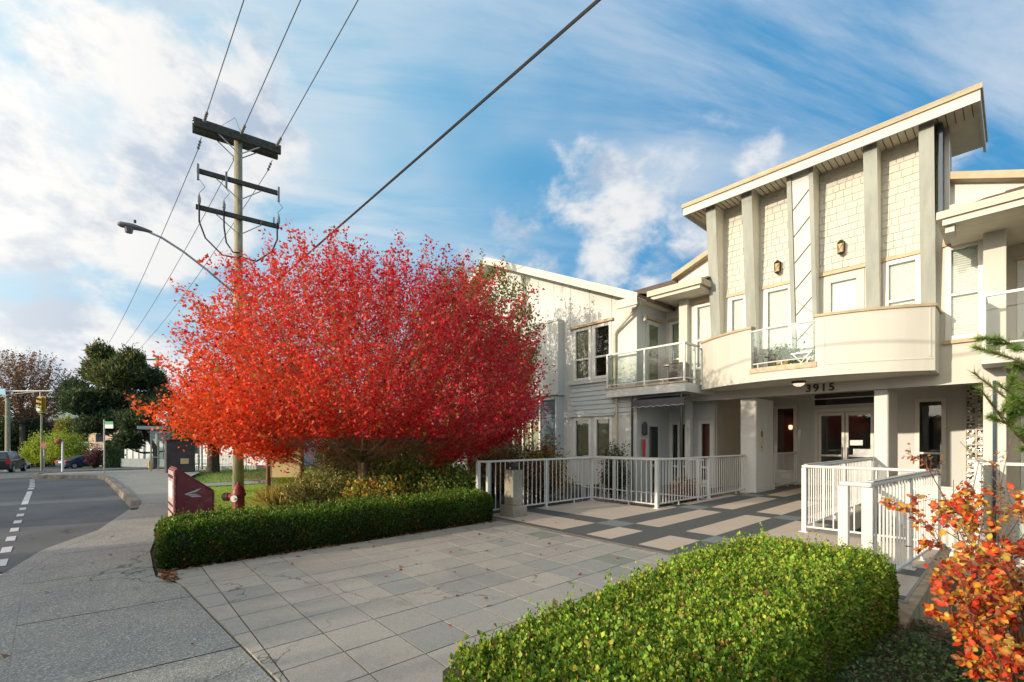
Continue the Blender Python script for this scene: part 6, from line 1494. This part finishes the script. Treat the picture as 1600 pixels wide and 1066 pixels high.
wf = thing('picket_fence', 'white picket fence beyond the leaf bed', 'fence', at(370, 27)); a, c = oriented(300, 400, 29, 26); b = MB()
for i in range(45): q_ = a + (c - a) * i / 44; z_ = hx(q_[0]); b.bar((*q_, z_), (*q_, z_ + .95), .09, .03)
b.bar((*a, hx(a[0]) + .3), (*c, hx(c[0]) + .3), .05, .06); b.bar((*a, hx(a[0]) + .75), (*c, hx(c[0]) + .75), .05, .06); b.build('pickets', signwhite, wf)
# bus shelter
sx_, sy_, sz_ = at(258, 24.5)
t = thing('bus_shelter', 'grey framed glass bus shelter with a round sign on its roof', 'bus shelter', (sx_, sy_, sz_))
u_ = np.array((.2, 1.)); u_ /= np.linalg.norm(u_); v_ = np.array((-1., .2)); v_ /= np.linalg.norm(v_)
def S(a, c, z): p = np.array((sx_, sy_)) + u_ * a + v_ * c; return (p[0], p[1], sz_ + z)
b = MB(); b.prism([S(-1.1, -.2, 0)[:2], S(1.7, -.2, 0)[:2], S(1.7, 2.6, 0)[:2], S(-1.1, 2.6, 0)[:2]], sz_ + 2.36, sz_ + 2.48, 'z'); b.build('roof', darkm, t)
b = MB(); b.bar(S(-1.13, -.23, 2.43), S(1.73, -.23, 2.43), .05, .16); b.bar(S(-1.13, -.23, 2.43), S(-1.13, 2.6, 2.43), .05, .16); b.build('fascia', steel, t)
for (p, q) in ((-.6, 0), (-.6, 2.3), (.55, 0), (1.5, 0), (1.5, 2.3)):
    b = MB(); b.bar(S(p, q, 0), S(p, q, 2.36), .07, .07); b.build('post', steel, t)
b = MB(); b.quad(S(-.6, 0, .25), S(.55, 0, .25), S(.55, 0, 2.1), S(-.6, 0, 2.1)); b.quad(S(1.5, 0, .25), S(1.5, 2.3, .25), S(1.5, 2.3, 2.1), S(1.5, 0, 2.1)); b.quad(S(-.6, 2.3, .25), S(1.5, 2.3, .25), S(1.5, 2.3, 2.1), S(-.6, 2.3, 2.1)); b.build('glass_panel', glass, t)
b = MB(); b.bar(S(-.6, -.0, 2.18), S(.55, 0, 2.18), .05, .12); b.build('header', steel, t)
b = MB(); b.bar(S(-.6, 0, .85), S(.55, 0, .85), .05, .05); b.build('crossbar', steel, t)
b = MB(); b.bar(S(.9, .5, .45), S(.9, 2.0, .45), .4, .05); b.bar(S(.9, .6, 0), S(.9, .6, .43), .08, .08); b.bar(S(.9, 1.9, 0), S(.9, 1.9, .43), .08, .08); b.build('bench', darkm, t)
p0 = Vector(S(-.05, -.25, 2.5)); fac = Vector((.80, -.6, 0)).normalized()
b = MB(); b.bar(p0, p0 + Vector((0, 0, .2)), .05, .05); c_ = p0 + Vector((0, 0, .50)); b.tube([c_ - fac * .03, c_ + fac * .03], .34, 28); sg = b.build('round_sign', signwhite, t)
b = MB(); b.tube([c_ + fac * .031, c_ + fac * .036], .29, 28); b.build('sign_ring', M_plain('deep_blue', (.04, .06, .14), .5, .05, 3), sg)
b = MB(); b.tube([c_ + fac * .037, c_ + fac * .041], .25, 28); b.build('sign_disc', signwhite, sg)
sd2 = Vector((-fac.y, fac.x, 0)); b = MB(); bz = c_ + fac * .05
b.bar(bz - sd2 * .16 + Vector((0, 0, .02)), bz + sd2 * .16 + Vector((0, 0, .02)), .015, .13); b.bar(bz - sd2 * .12 + Vector((0, 0, -.07)), bz - sd2 * .05 + Vector((0, 0, -.07)), .015, .06); b.bar(bz + sd2 * .05 + Vector((0, 0, -.07)), bz + sd2 * .12 + Vector((0, 0, -.07)), .015, .06); b.build('bus_symbol', M_plain('deep_blue2', (.04, .06, .14), .5, .05, 3), sg)
cx_, cy_, cz_ = at(281, 21.5)
t = thing('utility_cabinet', 'tall dark brown cabinet with a small tan notice beside the bus shelter', 'cabinet', (cx_, cy_, cz_))
b = MB(); b.box(-.42, .42, -.55, .55, .0, 1.62); o = b.build('body', M_plain('dark_brown_cabinet', (.055, .045, .05), .6, .25, 3), t, bevel=.02); o.location = (0, 0, 0)
b = MB(); b.box(-.47, .47, -.6, .6, 1.621, 1.68); o = b.build('lid', darkm, t); o.location = (0, 0, 0)
b = MB(); b.box(.421, .43, -.02, .3, .52, .78); o = b.build('notice', terracotta, t); o.location = (0, 0, 0)
# bus stop flag
x, y, z = at(163, 22.3); t = thing('bus_stop_sign', 'green and white bus stop flag on a slim grey post at the kerb', 'bus stop sign', (x, y, z))
b = MB(); b.tube([(x, y, z), (x, y, z + 2.75)], .03, 8); b.build('post', steel, t)
d = Vector((.668, .744, 0)); p = Vector((x, y, z + 2.58)); b = MB(); b.bar(p + d * .0, p + d * .44, .02, .15); b.build('flag', signgreen, t); p.z -= .17; b = MB(); b.bar(p, p + d * .44, .02, .19); b.build('route_plate', signwhite, t)
# signal
def post_thing(name, label, cat, px, D, top, r, mat=steel, botz=None):
    x, y, z = at(px, D); t = thing(name, label, cat, (x, y, z)); b = MB(); b.tube([(x, y, z), (x, y, zpx(top, D))], [r * 1.2, r], 10); b.build('post', mat, t); return t, x, y, z
DS = 30
t = thing('traffic_signal', 'yellow traffic signal with its green light lit hanging from a mast arm', 'traffic signal', at(-40, DS))
x, y, z = at(-40, DS); b = MB(); b.tube([(x, y, z), (x, y, 5.2)], [.12, .1], 10); b.build('pole', steel, t)
p0 = Vector(wp(-40, 612, DS)); p1 = Vector(wp(84, 611, DS)); b = MB(); b.tube([p0, p1], [.07, .04], 8); b.tube([Vector(wp(-40, 630, DS)), Vector(wp(20, 616, DS)), Vector(wp(60, 612, DS))], .025, 6); b.build('mast_arm', steel, t)
hc = Vector(wp(63, 632, DS)); fw_ = Vector((.744, -.668, 0)); sd3 = Vector((.668, .744, 0))
b = MB(); b.obox(hc - fw_ * .1, sd3, .54, .04, hc.z - .54, hc.z + .54); hs = b.build('backboard', signal_y, t, bevel=.01)
b = MB(); b.obox(hc, sd3, .36, .2, hc.z - .46, hc.z + .46); hs = b.build('signal_head', signal_y, t, bevel=.02)
b = MB(); b.tube([hc + Vector((0, 0, .5)), (hc.x, hc.y, p1.z)], .03, 6); b.build('hanger', steel, t)
for i, m_ in enumerate((darkm, darkm, greenlit)):
    q = hc + Vector((0, 0, .3 - .3 * i)) + fw_ * .115; b = MB(); b.tube([q, q + fw_ * .015], .115, 16); b.build('lamp', m_, hs)
    b = MB()
    for k in range(9):
        a0 = PI * k / 9; a1 = PI * (k + 1) / 9; e0 = q + sd3 * math.cos(a0) * .125 + Vector((0, 0, math.sin(a0) * .125)); e1 = q + sd3 * math.cos(a1) * .125 + Vector((0, 0, math.sin(a1) * .125)); b.quad(e0, e1, e1 + fw_ * .16, e0 + fw_ * .16)
    b.build('visor', signal_y if i < 2 else signal_y, hs)
b = MB(); q = Vector(wp(4, 612, DS - .2)); b.bar(q - sd3 * .28, q + sd3 * .2, .02, .38); b.build('street_name_plate', signblue, t)
t, x, y, z = post_thing('lamp_post', 'slim pale post standing directly under the traffic signal', 'post', 65, 40, 647, .07, polewood)
t, x, y, z = post_thing('utility_pole', 'grey leaning utility pole at the far left before the conifers', 'utility pole', 12, 42, 622, .16, polewood)
q = Vector((x, y, zpx(706, 42))); b = MB(); b.bar(q - sd3 * .25, q + sd3 * .25, .03, .5); b.build('sign_plate', signwhite, t)
t, x, y, z = post_thing('signal_post', 'short white post with a red flower ball near the sedan', 'post', 98, 31, 690, .06, signwhite)
b = MB(); b.lathe(x - .2, y - .2, [(.05, -.2), (.2, -.1), (.22, .05), (.08, .2)], 10, zpx(690, 31)); b.build('flower_ball', M_plain('dusty_red', (.30, .09, .08), .8, .4, 20), t)
t, x, y, z = post_thing('sign_post', 'small post with a red triangular sign by the lime bush', 'post', 69, 36, 693, .035, steel)
b = MB(); q = Vector((x, y, zpx(697, 36))) + fw_ * .05; b.add([q - sd3 * .32 + Vector((0, 0, .25)), q + sd3 * .32 + Vector((0, 0, .25)), q - Vector((0, 0, .3))], [(0, 1, 2)]); b.build('sign_plate', M_plain('faded_red_sign', (.28, .06, .06), .6, .2, 6), t)
x, y, z = at(234, 33); t = thing('fire_hydrant', 'small yellow fire hydrant beside the big pine trunk', 'fire hydrant', (x, y, z)); b = MB(); b.lathe(x, y, [(.12, 0), (.12, .05), (.09, .07), (.09, .5), (.13, .52), (.08, .62), (.0, .7)], 12, z); b.tube([(x - .13, y - .14, z + .4), (x + .13, y + .14, z + .4)], .05, 8); b.build('barrel', yellowp, t)
t, x, y, z = post_thing('utility_pole', 'far utility pole with a crossarm left of the maple crown', 'utility pole', 246, 46, 556, .14, polewood)
q = Vector((x, y, zpx(562, 46))); b = MB(); b.bar(q - sd3 * 1.3, q + sd3 * .5, .12, .14); b.build('crossarm', armwood, t)
t, x, y, z = post_thing('utility_pole', 'far utility pole with a tilted crossarm above the big pine', 'utility pole', 186, 52, 556, .12, polewood)
q = Vector((x, y, zpx(562, 52))); b = MB(); b.bar(q - sd3 * 1.7 + Vector((0, 0, .05)), q + sd3 * .2, .12, .14); b.bar(q + sd3 * .1, q + sd3 * .9 - Vector((0, 0, .3)), .12, .12); b.build('crossarm', armwood, t); b = MB(); q2 = q + Vector((0, 0, .35)) + sd3 * .15; b.bar(q2 - sd3 * .35 - Vector((0, 0, .02)), q2 + sd3 * .45, .3, .45); b.build('transformer', steel, t)
for i, (ya_, yb_, lab_) in enumerate(((632, 612, 'upper slack cable crossing behind the traffic signal'), (660, 652, 'lower slack cable over the conifer'), (650, 640, 'middle slack cable left of the signal post'))):
    p = Vector(wp(-60, ya_ - 2, 41)); q = Vector(wp(62 if i else 160, yb_, 44 if i else 48)); wire('power_line', lab_, sagline(p, q, .25), .02)

# ---- vehicles
def car(name, label, paint, L=4.6, W=1.8, H=1.45, suv=False):
    """local frame: x forward, built about the ground centre"""
    t = thing(name, label, 'car')
    h = L / 2
    if suv: prof = [(-h, .45), (-h + .02, .95), (-h + .06, 1.05), (h - 1.25, 1.05), (h - .15, .88), (h, .7), (h, .4), (h - .05, .28), (-h + .05, .30)]; cab = [(-h + .08, 1.04), (-h + .38, H - .06), (-h + .7, H), (h - 2.3, H - .02), (h - 1.9, H - .08), (h - 1.2, 1.04)]
    else: prof = [(-h, .5), (-h + .03, .88), (-h + .15, .98), (h - 1.35, .95), (h - .25, .78), (h, .6), (h, .35), (h - .08, .24), (-h + .08, .27)]; cab = [(-h + .45, .96), (-h + 1.35, H - .06), (-h + 1.8, H), (h - 2.3, H - .01), (h - 2.0, H - .06), (h - 1.15, .95)]
    def loft(pf, w0, w1, ztop):
        b = MB(); n = len(pf)
        for yy, k in ((-w0, 0), (w0, 0)):
            for (x, z) in pf:
                u = max(0, (z - .95) / (ztop - .95)) if w1 else 0
                yv = yy * (1 - (w1 * u if w1 else .0)); 
                b.v.append((x, yv, z))
        b.f.append(tuple(range(n))); b.f.append(tuple(range(n, 2 * n))[::-1])
        for i in range(n): j = (i + 1) % n; b.f.append((i, i + n, j + n, j))
        return b
    bo = loft(prof, W / 2, 0, 1).build('body', paint, t, bevel=.06)
    ca = loft(cab, W / 2 - .06, .2, H).build('cabin', paint, t, bevel=.05)
    # windows
    def cabpt(i, s, off=.012, ins=0): x, z = cab[i]; u = max(0, (z - .95) / (H - .95)); return Vector((x, s * ((W / 2 - .06) * (1 - .2 * u) + off), z))
    b = MB()
    for s in (-1, 1):
        q = [cabpt(0, s) + Vector((.22, 0, .05)), cabpt(1, s) + Vector((.08, 0, -.05)), cabpt(3, s) + Vector((0, 0, -.07)), cabpt(5, s) + Vector((-.22, 0, .05))]; 
        if suv: q = [cabpt(0, s) + Vector((.15, 0, .05)), cabpt(1, s) + Vector((.05, 0, -.05)), cabpt(3, s) + Vector((0, 0, -.07)), cabpt(5, s) + Vector((-.22, 0, .05))]
        b.add(q, [(0, 1, 2, 3)])
    b.build('side_window', carglass, t)
    b = MB(); k = .13
    r0, r1 = cabpt(0, 1), cabpt(1, 1); dv_ = (r1 - r0); nrm = Vector((-dv_.z, 0, dv_.x)).normalized() * .015
    for (A_, B_) in ((r0, r1),): b.add([(A_.x + dv_.x * k + nrm.x, -A_.y * .86, A_.z + dv_.z * k + nrm.z), (A_.x + dv_.x * k + nrm.x, A_.y * .86, A_.z + dv_.z * k + nrm.z), (A_.x + dv_.x * .92 + nrm.x, B_.y * .86, A_.z + dv_.z * .92 + nrm.z), (A_.x + dv_.x * .92 + nrm.x, -B_.y * .86, A_.z + dv_.z * .92 + nrm.z)], [(0, 1, 2, 3)])
    b.build('rear_window', carglass, t)
    r0, r1 = cabpt(5, 1), cabpt(4, 1); dv_ = r1 - r0; b = MB(); b.add([(r0.x + dv_.x * .1 + .02, -r0.y * .86, r0.z + dv_.z * .1 + .01), (r0.x + dv_.x * .1 + .02, r0.y * .86, r0.z + dv_.z * .1 + .01), (r0.x + dv_.x * .92 + .02, r1.y * .86, r0.z + dv_.z * .92 + .01), (r0.x + dv_.x * .92 + .02, -r1.y * .86, r0.z + dv_.z * .92 + .01)], [(0, 1, 2, 3)]); b.build('windscreen', carglass, t)
    for s in (-1, 1):
        b = MB(); b.box(-h - .015, -h + .12, s * (W / 2 - .42), s * (W / 2 + .012), .68, .88) if not suv else b.box(-h - .015, -h + .14, s * (W / 2 - .2), s * (W / 2 + .012), .72, 1.08); b.build('tail_light', redlens, t)
        b = MB(); b.box(h - .25, h + .01, s * (W / 2 - .4), s * (W / 2 + .006), .55, .7); b.build('headlight', signwhite, t)
        b = MB(); b.box(h - 1.75, h - 1.6, s * (W / 2), s * (W / 2 + .16), .95, 1.07); b.build('mirror', paint, t)
    b = MB(); b.box(-h - .02, -h - .005, -.26, .26, .68 if not suv else .8, .80 if not suv else .92); b.build('licence_plate', signwhite, t)
    for wx in (-h + .8, h - .85):
        for s in (-1, 1):
            b = MB(); y = s * (W / 2 - .09); b.tube([(wx, y - .11, .33), (wx, y + .11, .33)], .33, 18); wo_ = b.build('wheel', blackm, t)
            b = MB(); b.tube([(wx, y + s * .112, .33), (wx, y + s * .12, .33)], .21, 12); b.build('rim', steel, wo_)
    return t
def place(t, px, D, heading, zoff=.0):
    x, y, z = at(px, D); t.location = (x, y, z + zoff); t.rotation_euler = (0, 0, heading)
c1 = car('parked_car', 'dark blue sedan crossing the junction', blueblack); place(c1, 134, 51, math.radians(120))
c2 = car('parked_car', 'black compact suv seen from behind at the left edge', blackcar, 4.3, 1.85, 1.7, True); place(c2, 4, 35.5, math.radians(172))
c3 = car('parked_car', 'dark car waiting behind the black suv', blueblack, 4.5, 1.8, 1.5); place(c3, 27, 56, math.radians(10))
c4 = car('parked_car', 'silver car roof just behind the dark waiting car', silvercar, 4.5, 1.8, 1.55, True); place(c4, 16, 63, math.radians(5))
for o in (c1, c2, c3, c4): o.name = 'car'

# ---- hills and distant tree line
b = MB(); n = 60; prev = None
for i in range(n):
    px = -500 + i * 24; D = 620; x, y, _ = wp(px, 689, D); tp_ = 655 - 14 * math.exp(-((px - 130) / 130) ** 2) - 6 * math.sin(px * .013) - 2 * math.sin(px * .07)
    b.v += [(x, y, -12), (x * 1.0, y * 1.0, zpx(tp_, D)), (x * 1.3, y * 1.3, zpx(tp_, D) + 4)]
for i in range(n - 1): a = i * 3; b.f += [(a, a + 3, a + 4, a + 1), (a + 1, a + 4, a + 5, a + 2)]
struct(b.build('hills', hillm, smooth=True))
def treeline(name, label, pts, h, n, cols, ls):
    P = []
    for (x0, y0), (x1, y1) in zip(pts, pts[1:]):
        m = int(n * math.dist((x0, y0), (x1, y1)) / sum(math.dist(a_, c_) for a_, c_ in zip(pts, pts[1:])))
        t_ = RNG.random(m); hh = h * (.65 + .25 * np.sin(t_ * 23) * np.sin(t_ * 7 + 1) + .1 * np.sin(t_ * 61)); z = RNG.random(m) ** .8 * hh
        P.append(np.c_[x0 + (x1 - x0) * t_, y0 + (y1 - y0) * t_, z - 3.0] + RNG.normal(0, 1.2, (m, 3)) * (1, 1, .2))
    P = np.vstack(P); m = len(P); o = leaf_cloud(name, P, rnd_dir(m), rnd_dir(m), ls * RNG.uniform(.5, 1.3, m), pick(cols, m, .3), 'leaf', leafm, width=1.4); o['kind'] = 'stuff'; tag(o, label, 'woodland')
treeline('woodland', 'distant dark woodland closing the street to the left', [(-100, -60), (-104, 0), (-95, 60), (-70, 90)], 8, 9000, DG, 1.6)
# ---- opposite side of the street (added unseen behind the camera, for reflections and near shade)
treeline('woodland', 'low tree line far across the street', [(-120, -95), (0, -105), (120, -95)], 10, 6000, DG + [(.2, .12, .05)], 2.2)
for i, (xa, xb, hh) in enumerate(((-34, -19.4, 3.3), (-18.4, -14.6, 3.5), (-11.8, -7.2, 3.5), (-6.6, -1.2, 3.35), (-.4, 12, 3.3))):  # added hedges that block the sun; gaps leave light bands on the road
    r = thing('clipped_hedge', ['unseen hedge added for shade across the street by the junction', 'unseen hedge added for shade across the street facing the lawn', 'unseen hedge added for shade across the street facing the maple', 'unseen hedge added for shade across the street facing the entrance', 'unseen hedge added for shade across the street, far east'][i], 'hedge', ((xa + xb) / 2, -14.5, 0))
    m = int(300 * (xb - xa)); z = np.where(RNG.random(m) < .4, hh, RNG.random(m) * hh); P = np.c_[RNG.uniform(xa, xb, m), -14.5 + RNG.choice((-.5, .5), m), z + hx((xa + xb) / 2)] + RNG.normal(0, .08, (m, 3))
    leaf_cloud('foliage', P, rnd_dir(m), rnd_dir(m), RNG.uniform(.12, .25, m), pick(DG, m, .2), 'leaf', leafm, r)
    b = MB(); b.box(xa, xb, -14.95, -14.05, hx((xa + xb) / 2) - .1, hx((xa + xb) / 2) + hh - .05); b.build('inner_twigs', soil, r)
print('objects', len(bpy.data.objects), 'polys', sum(len(m.polygons) for m in bpy.data.meshes))
